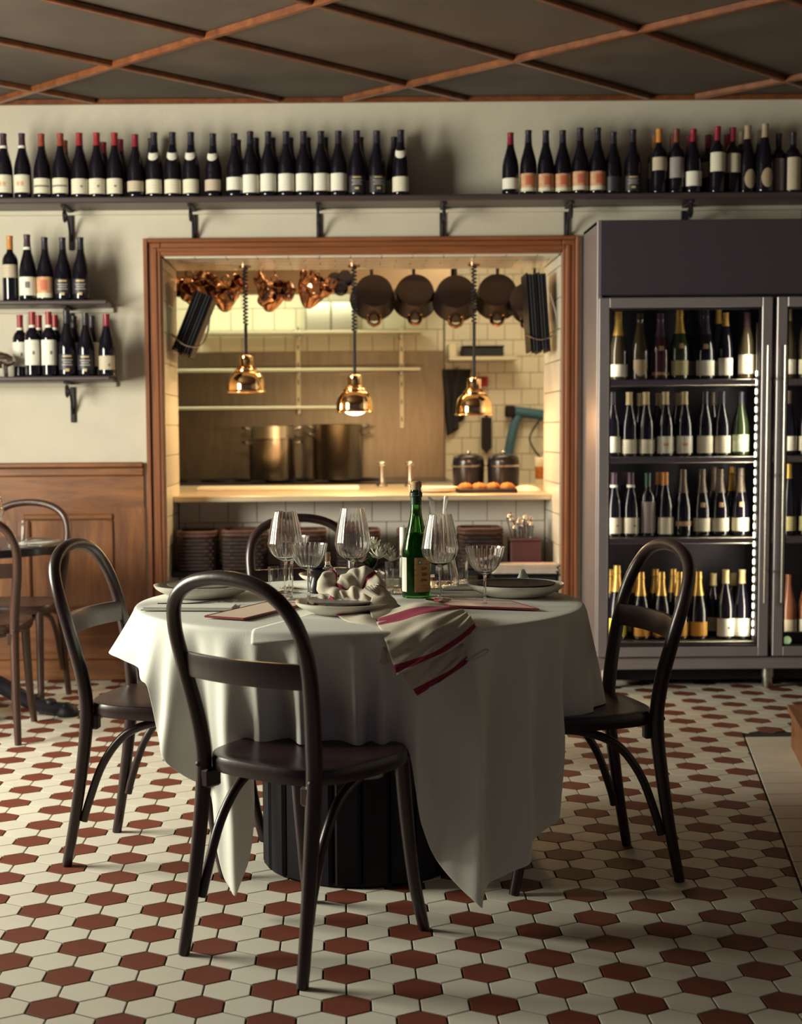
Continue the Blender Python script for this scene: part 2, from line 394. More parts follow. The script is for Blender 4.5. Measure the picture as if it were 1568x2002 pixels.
for v in VS:
    s2 = seg('v', v)
    if s2: batten(*s2, .027, .024, 'batten')
link('trim_1', MB().box(XL, XR, WY-.025, WY, CEIL-.012, CEIL+.012, 0, .004).mesh('trim_1', M_batten)); tag(bpy.data.objects['trim_1'], 'wooden trim along the top of the back wall', None, None, 'structure')

# ---- walls
wall_back = struct('wall_back', MB().box(XL, OX0, WY, RB, 0, CEIL+.03).box(OX1, XR, WY, RB, 0, CEIL+.03).box(OX0, OX1, WY, RB, OZ1, CEIL+.03), M_plaster, 'cream plaster back wall with kitchen opening')
wl = MB()
WZ0, WZ1 = .85, 2.27
wins = [(3.55, 5.05)]
ys = [YB]+[v for w in wins for v in w]+[WY]
for k in range(0, len(ys), 2): wl.box(XL-.2, XL, ys[k], ys[k+1], 0, CEIL+.03)
for a, b in wins: wl.box(XL-.2, XL, a, b, 0, WZ0); wl.box(XL-.2, XL, a, b, WZ1, CEIL+.03)
struct('wall_left', wl, M_plaster, 'plaster side wall with a tall window')
for n, (a, b) in enumerate(wins, 1):
    fr = struct('window_%d' % n, MB().box(XL-.12, XL-.06, a, b, WZ0, WZ0+.05).box(XL-.12, XL-.06, a, b, WZ1-.05, WZ1).box(XL-.12, XL-.06, a, a+.05, WZ0, WZ1).box(XL-.12, XL-.06, b-.05, b, WZ0, WZ1), M_paper, 'tall window in the side wall')
    part('pane', MB().add([(XL-.09, a+.05, WZ0+.05), (XL-.09, b-.05, WZ0+.05), (XL-.09, b-.05, WZ1-.05), (XL-.09, a+.05, WZ1-.05)], [(0, 1, 2, 3)], 0, False), M_pane, fr)
struct('wall_right', MB().box(XR, XR+.2, YB, RB, 0, CEIL+.03), M_plaster, 'plaster side wall')

# ---- wainscot on the left of the opening
wc = struct('trim_2', MB().box(XL, OX0-.10, WY-.012, WY, 0, 1.02), M_oak, 'brown wooden wainscot with moulded panels')
for nm, z0, z1, dy, m in (('cap_rail', 1.025, 1.050, .045, M_oakh), ('cove', .985, 1.025, .026, M_oakh), ('top_rail', .80, .985, .018, M_oakh), ('bottom_rail', .13, .33, .018, M_oakh), ('baseboard', 0, .10, .030, M_oakh), ('baseboard_cap', .10, .135, .022, M_oakh)):
    struct(nm, MB().box(XL, OX0-.098, WY-dy, WY-.010, z0, z1, 0, .006), m, None, wc)
for x0, x1 in ((-1.105, OX0-.098), (-1.665, -1.535), (-2.3, -2.2)):
    struct('stile', MB().box(x0, x1, WY-.0185, WY-.010, .30, .83), M_oak, None, wc)
for x0, x1 in ((-1.535, -1.105), (-2.2, -1.665)):
    p = struct('panel', MB().box(x0, x1, WY-.0135, WY-.008, .33, .80), M_oak, None, wc)
    for (a, b, c, d) in ((x0, x1, .775, .805), (x0, x1, .325, .355), (x0, x0+.03, .3555, .7745), (x1-.03, x1, .3555, .7745)):
        struct('moulding', MB().box(a, b, WY-.030, WY-.010, c, d, 0, .008), M_oak if b-a < .1 else M_oakh, None, p)

# ---- casing around the opening
cs = struct('trim_3', MB().box(OX0-.082, OX0-.064, WY-.032, WY, 0, OZ1+.082), M_case, 'reddish wooden casing framing the kitchen opening')
CW_ = .082
for nm, x0, x1, z0, z1, dy, m in (('outer_bead', OX1+.064, OX1+CW_, 0, OZ1+CW_, .032, M_case), ('outer_bead', OX0-.064, OX1+.064, OZ1+.064, OZ1+CW_, .032, M_caseh),
        ('jamb_board', OX0-.064, OX0-.002, 0, OZ1+.064, .018, M_case), ('jamb_board', OX1+.002, OX1+.064, 0, OZ1+.064, .018, M_case), ('head_board', OX0-.002, OX1+.002, OZ1+.002, OZ1+.064, .018, M_caseh),
        ('inner_bead', OX0-.040, OX0-.018, 0, OZ1+.040, .026, M_case), ('inner_bead', OX1+.018, OX1+.040, 0, OZ1+.040, .026, M_case), ('inner_bead', OX0-.018, OX1+.018, OZ1+.018, OZ1+.040, .026, M_caseh)):
    struct(nm, MB().box(x0, x1, WY-dy, WY+.002, z0, z1, 0, .005), m, None, cs)

# ---- tiled reveals and soffit of the thick wall
TS = .1475
def rowtiles(parent, org, du, dv, nrm, L, Hh, m, ts=TS, tv=None, stagger=True, th=.006, name='tile', u0=0., v0=0., mgap=.0035):
    """lay tiles on a rectangle: origin, unit vectors, extents; clipped at the edges"""
    org, du, dv, nrm = map(Vector, (org, du, dv, nrm)); tv = tv or ts; cache = {}
    R = Matrix((du, dv, nrm)).transposed().to_4x4()
    nrow = int(Hh/tv)+3
    for r in range(-1, nrow):
        a0, a1 = r*tv+v0, (r+1)*tv+v0
        a0c, a1c = max(0, a0), min(Hh, a1)
        if a1c-a0c < .012: continue
        off = (ts/2 if (r % 2 and stagger) else 0)+u0
        for c in range(-2, int(L/ts)+3):
            b0, b1 = c*ts+off, (c+1)*ts+off
            b0c, b1c = max(0, b0), min(L, b1)
            if b1c-b0c < .012: continue
            w, h = round(b1c-b0c, 4), round(a1c-a0c, 4)
            if (w, h) not in cache:
                g = mgap/2
                cache[(w, h)] = MB().prism([(g, g), (w-g, g), (w-g, h-g), (g, h-g)], 0, th, 0, .0015).mesh(name, m)
            o = link(name, cache[(w, h)], parent); o.matrix_local = Matrix.Translation(org+du*b0c+dv*a0c) @ R
for side, x, nx in (('left', OX0, 1), ('right', OX1, -1)):
    back = struct('trim_4' if side == 'left' else 'trim_5', MB().box(min(x, x-nx*.004), max(x, x-nx*.004)+.0005, WY+.002, RB, 0, OZ1), M_kgrout, 'cream glazed tiles lining the %s side of the opening' % side)
    rowtiles(back, (x, WY+.004, .045), (0, 1, 0) , (0, 0, 1), (nx, 0, 0), RB-WY-.004, OZ1-.05, M_ktile, ts=.56, tv=TS, stagger=False)
sof = struct('trim_6', MB().box(OX0, OX1, WY+.002, RB, OZ1-.001, OZ1+.003), M_kgrout, 'glazed tiles on the underside of the opening head')
rowtiles(sof, (OX0+.01, WY+.004, OZ1-.001), (1, 0, 0), (0, 1, 0), (0, 0, -1), OX1-OX0-.02, RB-WY-.006, M_ktile, ts=TS, tv=.125)
# tiled wall under the pass counter
low = struct('wall_front', MB().box(OX0+.007, OX1-.007, 7.43, 7.50, 0, .84), M_kgrout, 'cream tiled wall below the pass counter')
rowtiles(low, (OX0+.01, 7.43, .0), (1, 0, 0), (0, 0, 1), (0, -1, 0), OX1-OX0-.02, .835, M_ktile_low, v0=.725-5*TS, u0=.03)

# ---- kitchen shell
KY, KX0, KX1, KZ = 10.1, -1.9, 1.9, 2.75
wall_far = struct('wall_far', MB().box(KX0, KX1, KY, KY+.1, 0, KZ), M_kgrout, 'tiled far wall of the kitchen')
rowtiles(wall_far, (-1.6, KY, 1.735), (1, 0, 0), (0, 0, 1), (0, -1, 0), 2.29, .62, M_ktile, ts=.15, tv=.15)
rowtiles(wall_far, (.70, KY, .80), (1, 0, 0), (0, 0, 1), (0, -1, 0), 1.0, 1.56, M_ktile, ts=.118, tv=.112)
struct('wall_far_left', MB().box(KX0-.1, KX0, RB, KY, 0, KZ), mat('dark_reflection_wall', (.10, .075, .055), .6), 'kitchen side wall')  # out of view; brown chosen so the steel and pots reflect darker
struct('wall_far_right', MB().box(KX1, KX1+.1, RB, KY, 0, KZ), M_ktile, 'kitchen side wall')
struct('ceiling_far', MB().box(KX0, KX1, RB, KY, KZ, KZ+.1), M_plaster, 'kitchen ceiling')
struct('floor_far', MB().box(KX0, KX1, RB, KY, -.1, 0), M_red_tile, 'kitchen floor')

# ================================================================ DINING FURNITURE
# ---- bentwood chair
def outline(hw, hd_back, hd_front, n=40):
    pts = []
    for k in range(n):
        a = 2*pi*k/n; ca, sa = cos(a), sin(a)
        e = .56
        x = hw*(abs(ca)**e)*(1 if ca >= 0 else -1); y = (hd_front if sa >= 0 else hd_back)*(abs(sa)**e)*(1 if sa >= 0 else -1)
        x *= 1-.10*max(0, -y/hd_back)
        pts.append((x, y))
    return pts
def chair_meshes(wood_m):
    D = {}
    half = [(.174, -.238, 0), (.166, -.205, .18), (.161, -.176, .40), (.166, -.182, .52), (.182, -.212, .66), (.183, -.240, .755), (.156, -.263, .822), (.094, -.273, .863), (0, -.277, .877)]
    pts = half+[(-x, y, z) for x, y, z in half[-2::-1]]
    sp_ = spline(pts, 7)
    rfun = lambda t: .0165+.0025*exp(-((abs(t-.5)-.32)/.10)**2)-.003*max(0, (abs(t-.5)-.40)/.10)
    D['back_frame'] = MB().tube(sp_, rfun, 12).mesh('back_frame', wood_m, 60)
    # curved back rail
    rows = []
    for k in range(15):
        u = -1+2*k/14; x = .176*u; y = -.210-.030*(1-u*u)
        dx, dy = .176, .060*u; l = sqrt(dx*dx+dy*dy); nx, ny = dy/l, -dx/l
        ring = []
        for (o_, z) in ((-.006, .640), (.006, .640), (.0075, .645), (.0075, .692), (.006, .697), (-.006, .697), (-.0075, .692), (-.0075, .645), (-.006, .640)):
            ring.append((x+nx*o_, y+ny*o_-(z-.668)*.16, z))
        rows.append(ring)
    D['backrest'] = MB().grid(rows).mesh('backrest', wood_m, 50)
    ol = outline(.203, .190, .203); mb = MB(); rings = []
    for s, z in ((.90, .418), (.985, .420), (1., .428), (1., .446), (.985, .4545), (.95, .4565), (.80, .452), (.5, .4475), (.2, .4465)):
        rings.append([(x*s, y*s, z) for x, y in ol])
    mb.grid([list(r) for r in zip(*rings)], closed_u=True)
    n = len(ol); o_ = len(mb.v); mb.add([(x*.2, y*.2, .4465) for x, y in ol], [tuple(range(n))], 0, True); mb.add([(x*.9, y*.9, .418) for x, y in ol], [tuple(range(n))[::-1]], 0, True)
    D['seat'] = mb.mesh('seat', wood_m, 50)
    for s in (-1, 1):
        D['leg%d' % s] = MB().tube(spline([(s*.158, .158, .43), (s*.162, .172, .28), (s*.168, .196, .12), (s*.178, .222, 0)], 5), lambda t: .0185-.005*t, 10).mesh('leg', wood_m)
    h = [(.158, -.192, .125), (.155, -.176, .18), (.152, -.132, .29), (.146, -.065, .372), (.137, .03, .407), (.126, .105, .408), (.106, .145, .385), (.06, .152, .372), (0, .152, .370)]
    D['stretcher'] = MB().tube(spline(h+[(-x, y, z) for x, y, z in h[-2::-1]], 5), .0115, 8).mesh('stretcher', wood_m, 60)
    b = MB()
    for s in (-1, 1): b.box(s*.150-.014, s*.150+.014, -.212, -.165, .385, .425, 0, .005)
    D['corner_block'] = b
    return D
CH = {1: chair_meshes(M_chair), 2: chair_meshes(M_chair2)}
cb = {k: CH[k].pop('corner_block') for k in CH}
screw = MB().lathe([(0, .004), (.005, .003), (.006, 0)], 8).mesh('screw', M_chair)
block = {k: MB().box(-.013, .013, -.024, .024, -.022, .022, 0, .005).mesh('corner_block', (M_chair, M_chair2)[k-1]) for k in (1, 2)}
def chair(label, x, y, deg, k=1, group='bentwood chairs'):
    t = thing('bentwood_chair', label, 'chair', (x, y, 0), (0, 0, rad(deg)), group)
    for nm, me in CH[k].items(): link(nm.rstrip('-1') if nm.startswith('leg') else nm, me, t)
    for s in (-1, 1):
        link('corner_block', block[k], t, (s*.146, -.168, .403)); link('screw', screw, t, (s*.164, -.192, .435), (rad(80), 0, 0))
    return t
chair('dark bentwood chair in front of the round table, back to the viewer', -.093, 3.317, -37.2)
chair('dark bentwood chair at the left side of the round table', -.500, 4.030, -104.2)
chair('dark bentwood chair at the right side of the round table, before the wine fridge', .606, 3.862, 102.2)
chair('dark bentwood chair on the far side of the round table, behind the glasses', -.11, 4.98, 192)
chair('brown bentwood chair at the small table against the panelled wall', -1.455, 6.33, 176, 2)
chair('brown bentwood chair cut by the left edge, nearest the small black table', -1.45, 5.70, 5, 2)

# ---- round table with fluted drum base, white cloth
TX, TY, TZ, TR = .038, 3.965, .722, .612
tbl = thing('round_table', 'round dining table on a black fluted drum base under white cloth', 'table', (TX, TY, 0))
part('table_top', MB().lathe([(0, TZ-.030), (TR-.012, TZ-.030), (TR-.008, TZ-.02), (TR-.008, TZ-.006), (TR-.012, TZ-.003), (0, TZ-.003)], 64), M_shelf, tbl)
part('drum_core', MB().lathe([(0, .0), (.245, 0), (.245, .66), (0, .66)], 48), M_blackmatt, tbl)
nst = 22
fl = MB().lathe([(0, .0), (.030, 0), (.030, .655), (0, .655)], 10).mesh('stave', M_blackmatt)
fl2 = MB().box(-.035, .035, -.018, .018, 0, .655, 0, .008).mesh('stave', mat('drum_black', (.0055, .0045, .009), .6, spec=.25))
for k in range(nst):
    a = 2*pi*k/nst; link('stave', fl2, tbl, (.252*cos(a), .252*sin(a), 0), (0, 0, a+pi/2))
part('foot_plate', MB().lathe([(0, 0), (.262, 0), (.262, .012), (0, .012)], 48), M_blackmatt, tbl)
# cloth: hem control points (azimuth, hem height, hem radius)
HEM = [(-180, .585, .655), (-170, .605, .665), (-164, .60, .655), (-155, .585, .64), (-145, .562, .635), (-142, .44, .63), (-139, .40, .62), (-135, .335, .61), (-131.5, .30, .60), (-130, .20, .59), (-127, .085, .565), (-122, .052, .56), (-119, .15, .55), (-117, .30, .55), (-115.5, .449, .55), (-107, .449, .54), (-101, .449, .535), (-92, .449, .545), (-84, .449, .56), (-79.5, .449, .57), (-77.5, .28, .58), (-74, .19, .59), (-70, .125, .605), (-64.5, .05, .612), (-61.5, .062, .61), (-46, .15, .605), (-37, .21, .60), (-34.6, .23, .60), (-33.6, .37, .60), (-30, .41, .605), (-26.5, .449, .61), (-15, .449, .625), (-4, .449, .645), (8, .449, .64), (16, .42, .63), (30, .25, .63), (45, .14, .62), (60, .25, .62), (90, .42, .63), (120, .25, .62), (135, .14, .62), (146, .36, .63), (152, .48, .635), (168, .53, .65), (180, .585, .655)]
def hem(a):
    for k in range(len(HEM)-1):
        if HEM[k][0] <= a <= HEM[k+1][0]:
            t = (a-HEM[k][0])/(HEM[k+1][0]-HEM[k][0]); t2 = t
            return HEM[k][1]+(HEM[k+1][1]-HEM[k][1])*t2, HEM[k][2]+(HEM[k+1][2]-HEM[k][2])*t2
    return .42, .63
RID = [(-168, .03, 5), (-157, -.022, 4), (-146, .026, 3.5), (-138, .03, 2.6), (-131.5, -.03, 2.6), (-122, .018, 3), (-114, .030, 2.4), (-109.5, -.020, 2.2), (-104, .030, 2.2), (-98, -.012, 3), (-91.5, .030, 1.9), (-88, -.016, 1.4), (-85.5, .022, 1.2), (-79, .020, 2.2), (-71.5, -.018, 2.2), (-65, .042, 2.0), (-58, -.026, 2.6), (-50, .020, 2.4), (-44, -.014, 3), (-37, .016, 2.6), (-30, -.03, 3.2), (-18, .012, 5), (-6, .024, 6), (5, -.02, 5), (20, .03, 6), (45, .05, 6), (70, -.02, 6), (95, .03, 6), (118, -.02, 5), (135, .05, 6), (155, -.02, 5), (176, .028, 5)]
NA, NT = 360, 32
P = []
for i in range(NA):
    a = -180+360*i/NA; hz, hr = hem(a); ar = rad(a); row = []
    for q in range(7):
        r = TR*.985*q/6; row.append((TX+r*cos(ar), TY+r*sin(ar), TZ))
    ez = TZ
    for q in range(1, NT+1):
        t = q/NT
        if q <= 3:
            b = q/3*pi/2; r = TR-.010+.012*sin(b); z = TZ-.012*(1-cos(b))
        else:
            t = (q-3)/(NT-3); z = TZ-.012+(hz-TZ+.012)*t
            r = TR+.002+(hr-TR)*t**1.1
            fold = 0
            for ra, am, wd in RID:
                d = (a-ra+180) % 360-180
                fold += am*exp(-(d/wd)**2)
            drop = min(1, (TZ-z)/(.22 if -125 < a < -70 else .30))
            r += fold*drop**.8*1.35+.0045*sin(ar*31+2.3*sin(ar*5)+3*z)*drop+.006*sin(ar*13+9*z)*sin(z*11+ar*4)*drop
            # soft crease near the seat of the front chair
            if -117 < a < -79 and z < .50: r += .012*((.50-z)/.05)
        row.append((TX+r*cos(ar), TY+r*sin(ar), z))
    P.append(row)
mb = MB().grid(P, closed_u=True)
cl = link('tablecloth', mb.mesh('tablecloth', M_cloth, 0)); tag(cl, 'white linen tablecloth draped over the round table, corners near the floor', 'tablecloth')
sd = cl.modifiers.new('thickness', 'SOLIDIFY'); sd.thickness = .0014; sd.offset = 0
ss = cl.modifiers.new('smooth', 'SUBSURF'); ss.levels = 1; ss.render_levels = 1

# smaller overlay cloth whose front edge hangs over the table rim
OV = [(-115, .688), (-110, .696), (-104, .704), (-97, .709), (-90, .713), (-82, .715), (-72, .714)]
rows_ = []
for i in range(60):
    a = -115+43*i/59; ar = rad(a)
    for q in range(len(OV)-1):
        if OV[q][0] <= a <= OV[q+1][0]: hz = OV[q][1]+(OV[q+1][1]-OV[q][1])*(a-OV[q][0])/(OV[q+1][0]-OV[q][0])
    row = [(TX+r*cos(ar), TY+r*sin(ar), TZ+.0016) for r in (.30, .40, .50, .57, TR-.012)]
    for q in range(1, 5): b = q/4*pi/2; r = TR-.010+.0155*sin(b); row.append((TX+r*cos(ar), TY+r*sin(ar), TZ+.0016-.012*(1-cos(b))))
    for q in range(1, 5): z = TZ-.0104+(hz-TZ+.0104)*q/4; r = TR+.0055+.0012*q*sin(ar*9); row.append((TX+r*cos(ar), TY+r*sin(ar), z))
    rows_.append(row)
ov = link('overlay_cloth', MB().grid(rows_).mesh('overlay_cloth', M_cloth, 0)); tag(ov, 'white overlay cloth whose corner hangs over the front table rim', 'tablecloth')
sd = ov.modifiers.new('thickness', 'SOLIDIFY'); sd.thickness = .0012; sd.offset = 1

# ---- tableware
TT = TZ+.0030
def ribbed(n, amp, z0): return lambda a, z: amp*(abs(cos(n*a/2))*1.6-.6)*min(1, (z-z0)/.012) if z > z0 else 0
def glass_mesh(outer, inner, ribs=None, seg=120): so = sprof(outer, 5); return MB().lathe(so+sprof(inner, 5), seg, mod=ribs, modn=len(so)).mesh('glass', M_clear, 60)
def wine_mesh(h=.235):
    k = h/.235
    o = [(0, .0), (.036, .0), (.038, .0015), (.030, .003), (.010, .006), (.0045, .012), (.0038, .05*k), (.0042, .085*k), (.009, .092*k), (.026, .100*k), (.043, .117*k), (.0500, .138*k), (.0490, .152*k), (.0415, .195*k), (.0325, .235*k)]
    i = [(.0317, .235*k), (.0404, .195*k), (.0476, .152*k), (.0486, .138*k), (.0420, .1185*k), (.025, .1015*k), (0, .096*k)]
    return glass_mesh(o, i, ribbed(24, .020, .100*k))
def coupe_mesh():
    o = [(0, 0), (.034, 0), (.036, .0015), (.028, .003), (.009, .006), (.0042, .012), (.0036, .05), (.0044, .078), (.008, .084), (.022, .091), (.036, .107), (.046, .130), (.0525, .156)]
    i = [(.0518, .156), (.0452, .130), (.035, .108), (.021, .0925), (0, .087)]
    return glass_mesh(o, i, ribbed(24, .022, .086))
def tumbler_mesh(h=.088, r=.035, rb=.033):
    o = [(0, 0), (rb-.003, 0), (rb, .003), (rb+.0005, .012), (r, h)]; i = [(r-.0012, h), (rb-.001, .012), (rb-.004, .008), (0, .008)]
    return glass_mesh(o, i, None, 40)
me_wine, me_wine2, me_coupe, me_tumb, me_shot = wine_mesh(), wine_mesh(.247), coupe_mesh(), tumbler_mesh(), tumbler_mesh(.070, .024, .022)
def ware(name, me, label, cat, p, group=None, z=TT, rz=0):
    t = thing(name, label, cat, (p[0], p[1], z), (0, 0, rz), group); link('glass', me, t); return t
def P_(px, py, z=TT): v = atZ(px, py, z); return (v.x, v.y)
ware('wine_glass', me_wine, 'ribbed wine glass left of centre, behind the front chair back', 'wine glass', P_(559, 1158), 'ribbed wine glasses')
ware('wine_glass', me_wine2, 'tallest ribbed wine glass, standing behind the crumpled napkin', 'wine glass', (.022, 4.10), 'ribbed wine glasses')
ware('wine_glass', me_wine, 'ribbed wine glass directly right of the green bottle', 'wine glass', P_(860, 1172), 'ribbed wine glasses')
ware('coupe_glass', me_coupe, 'cut crystal coupe glass in front of the pepper mill', 'coupe glass', P_(604, 1173), 'cut coupe glasses')
ware('coupe_glass', me_coupe, 'cut crystal coupe glass before the right-hand plate', 'coupe glass', P_(948, 1184), 'cut coupe glasses')
ware('coupe_glass', me_coupe, 'cut crystal coupe glass overlapping behind the left wine glass', 'coupe glass', (-.158, 4.28), 'cut coupe glasses')
ware('tumbler', me_tumb, 'plain water tumbler under the left wine glass', 'tumbler', P_(549, 1170), 'plain tumblers')
ware('tumbler', me_tumb, 'plain water tumbler between flowers and green bottle', 'tumbler', P_(776, 1158), 'plain tumblers')
ware('tumbler', me_tumb, 'plain water tumbler at the foot of the carafe', 'tumbler', P_(893, 1140), 'plain tumblers')
ware('shot_glass', me_shot, 'slim small glass just behind the napkin peak', 'glass', P_(754, 1160))
# carafe with water
t = thing('carafe', 'clear glass carafe of water behind the green bottle', 'carafe', (*P_(857, 1146), TT))
o = [(0, 0), (.058, 0), (.062, .004), (.062, .015), (.052, .07), (.040, .125), (.029, .165), (.0235, .195), (.0245, .225), (.0305, .268)]
i = [(.0292, .268), (.0232, .225), (.0222, .195), (.0277, .165), (.0387, .125), (.0507, .07), (.0605, .015), (.057, .007), (0, .007)]
part('glass', MB().lathe(sprof(o, 5)+sprof(i, 5), 40), M_clear, t, sharp=55)
part('water', MB().lathe([(0, .0078), (.056, .0078), (.0598, .016), (.0500, .07), (.0395, .118), (0, .118)], 40), M_water, t)

# green cider bottle
t = thing('green_bottle', 'open green sparkling bottle with wired cork and tan label on the table', 'bottle', (*P_(814, 1166), TT), (0, 0, 0))
cid = [(0, .012), (.02, .004), (.033, 0), (.0385, .003), (.0395, .010), (.0395, .120), (.0375, .142), (.031, .172), (.022, .205), (.0165, .232), (.0148, .262), (.0150, .280), (.0172, .282), (.0172, .290), (.0148, .293), (.0143, .300), (0, .300)]
part('glass_body', MB().lathe(sprof(cid[3:12], 5)+cid[12:], 48), M_gglass, t, sharp=50)
part('liquid', MB().lathe([(0, .004), (.036, .005), (.0378, .012), (.0378, .120), (.0355, .143), (.029, .174), (0, .180)], 32), M_cider, t)
part('cork', MB().lathe([(.0138, .300), (.0145, .305), (.0160, .312), (.0155, .321), (.010, .324), (0, .3245)], 20), M_cork, t)
wc_ = MB()
for k in range(4):
    a = k*pi/2+.4; wc_.tube([(.0180*cos(a), .0180*sin(a), .284), (.0172*cos(a), .0172*sin(a), .308), (.013*cos(a), .013*sin(a), .3255), (0, 0, .3265)], .0007, 5)
wc_.tube([(.0182*cos(k*pi/10), .0182*sin(k*pi/10), .2845) for k in range(20)], .0009, 5, True)
part('wire_cage', wc_, M_cutlery, t)
part('neck_foil', MB().lathe([(.0153, .258), (.0156, .279), (.0180, .281), (.0180, .291), (.0152, .294)], 24), mat('dark_green_foil', (.012, .035, .02), .35), t)
def arc_patch(r, z0, z1, ac, aw, seg=14, nz=1): return MB().lathe([(r, z0+(z1-z0)*k/nz) for k in range(nz+1)], seg, a0=ac-aw/2, a1=ac+aw/2)
lb = part('front_label', arc_patch(.0399, .016, .112, rad(-62), rad(76)), lines_mat('tan_label', (.50, .27, .09), (.20, .10, .05), 420, .62), t)
part('back_label', arc_patch(.0399, .016, .112, rad(-166), rad(62)), M_paper, t)
e_ = part('emblem', arc_patch(.0401, .093, .105, rad(-78), rad(15), 4), mat('green_emblem', (.05, .20, .12), .5), lb)
part('emblem_mark', arc_patch(.0402, .096, .102, rad(-78), rad(7), 3), M_paper, lb)
sg = MB()
for (a0, zz, am) in ((-58, .082, .006), (-56, .066, .007), (-58, .050, .006)):
    sg.tube([(.0403*cos(rad(a0-14+28*k/24)), .0403*sin(rad(a0-14+28*k/24)), zz+am*sin(k*1.3)*(1-.5*k/24)) for k in range(25)], .00045, 4)
part('script_mark', sg, mat('ink_brown', (.10, .05, .03), .6), lb)
part('label_rule', arc_patch(.0401, .024, .026, rad(-62), rad(60)), mat('label_gold', (.42, .20, .04), .5), lb)

# plates
def plate_mesh(r, h, dish=.55):
    return MB().lathe(sprof([(0, .003), (r*.5, .003), (r*.56, .0), (r*.60, .0), (r*.72, .006), (r*.93, h*.62), (r, h)], 4)+sprof([(r-.003, h+.0008), (r*.90, h*.62+.004), (r*.70, .0095), (r*.4, .008), (0, .008)], 4), 56)
def plate_set(label, x, y, r1, h1, r2, m2):
    t = thing('stacked_plate', label, 'plate', (x, y, TT), group='plates on the round table')
    part('large_plate', plate_mesh(r1, h1), M_plate, t)
    if r2: part('small_plate', plate_mesh(r2, .013), m2, t, (0, 0, .0225))
    return t
plate_set('pale stoneware plate with a speckled smaller plate, left side of table', -.402, 4.10, .142, .034, .104, M_plate_in)
plate_set('pale plate topped with a dark smaller plate, right side of table', .480, 4.065, .137, .034, .112, M_plate_dk)
plate_set('pale shallow plate under the crumpled striped napkin', .0, 3.70, .130, .030, .098, M_plate_in)
plate_set('pale plate at the far side of the table, behind tall wine glass', -.01, 4.42, .132, .030, .1, M_plate_dk)

# menu cards with red edges
def menu(label, pts):
    z = TT+.001; P4 = [Vector((*p, 0)) for p in pts]; c = sum(P4, Vector())/4
    t = thing('menu_card', label, 'menu', (c.x, c.y, z), group='menu cards')
    loc = [(p.x-c.x, p.y-c.y) for p in P4]
    part('card', MB().prism([(x*.965, y*.965) for x, y in loc], 0, .0046), M_menu, t)
    for k in range(4):
        a, b = loc[k], loc[(k+1) % 4]; part('edge_strip', MB().tube([(*a, .003), (*b, .003)], .0028, 6), M_menu_red, t)
def P2(px, py): return P_(px, py, TT+.003)
menu('red-edged menu card lying near the front chair back', [P2(401, 1206), P2(477, 1211), P2(600, 1181), P2(527, 1177)])
menu('red-edged menu card lying between the napkin and right-hand plate', [P2(880, 1186), P2(1052, 1192), P2(1000, 1177), P2(850, 1173)])

# cutlery
def knife(label, a, b, z=TT+.003):
    a = Vector((*a, z)); b = Vector((*b, z)); d = b-a; L = d.length
    t = thing('table_knife', label, 'knife', a, (0, 0, atan2(d.y, d.x)), 'cutlery on the round table')
    part('handle', MB().tube([(0, 0, .002), (L*.25, 0, .002), (L*.45, 0, .002)], lambda u: .005-.0015*u, 8, flat=.6), M_cutlery, t)
    part('blade', MB().prism([(L*.45, -.004), (L*.9, -.008), (L, 0), (L*.95, .006), (L*.45, .004)], .001, .0028), M_cutlery, t)
def fork(label, a, b, z=TT+.003, tilt=0.):
    a = Vector((*a, z)); b = Vector((*b, z)); d = b-a; L = d.length
    t = thing('table_fork', label, 'fork', a, (0, -tilt, atan2(d.y, d.x)), 'cutlery on the round table')
    part('handle', MB().tube(spline([(0, 0, .002), (L*.3, 0, .003), (L*.6, 0, .006), (L*.72, 0, .004)], 5), lambda u: .0055-.003*min(1, u*1.4), 8, flat=.5), M_cutlery, t)
    part('fork_neck', MB().prism([(L*.70, -.003), (L*.76, -.011), (L*.80, -.012), (L*.80, .012), (L*.76, .011), (L*.70, .003)], .003, .005), M_cutlery, t)
    for k in range(4): part('tine', MB().tube([(L*.79, -.0105+.007*k, .004), (L*.9, -.0105+.007*k, .003), (L, -.0105+.007*k, .008)], .0014, 5), M_cutlery, t)
knife('steel knife in front of the left plate', P_(308, 1186), P_(420, 1182))
fork('steel fork on the folded napkin by the left plate', P_(345, 1187), P_(462, 1180))
fork('steel fork whose tines show between napkin and menu card', P_(760, 1196), P_(876, 1180))
knife('dark steel knife behind the right-hand plate', P_(930, 1142), P_(1024, 1140), TT+.003)
# folded white napkin under cutlery on the left
t = thing('folded_napkin', 'folded white napkin under the knife beside the left plate', 'napkin', (-.40, 3.80, TT))
part('lower_fold', MB().prism([(-.135, -.03), (.11, -.05), (.12, .05), (-.12, .06)], 0, .004, 0, .002), M_cloth, t)
part('upper_fold', MB().prism([(-.13, -.02), (.105, -.045), (.11, .04), (-.115, .05)], .004, .008, 0, .002), M_cloth, t)
# peaked napkin far right
t = thing('peaked_napkin', 'white napkin folded to a peak behind the right-hand plate', 'napkin', (.50, 4.24, TT))
pk = MB(); rows = []
for k in range(13):
    u = k/12; rows.append([((u-.5)*.10+.02*sin(v*2), .03*(v-.5), .001+(.058*exp(-((u-.55)/.20)**2))*(1-.8*abs(2*v-1))) for v in [q/8 for q in range(9)]])
part('folded_cloth', pk.grid(rows), M_cloth, t)
part('flat_cloth', MB().prism([(-.22, -.03), (.03, -.03), (.03, .03), (-.20, .025)], 0, .005, 0, .002), M_cloth, t)

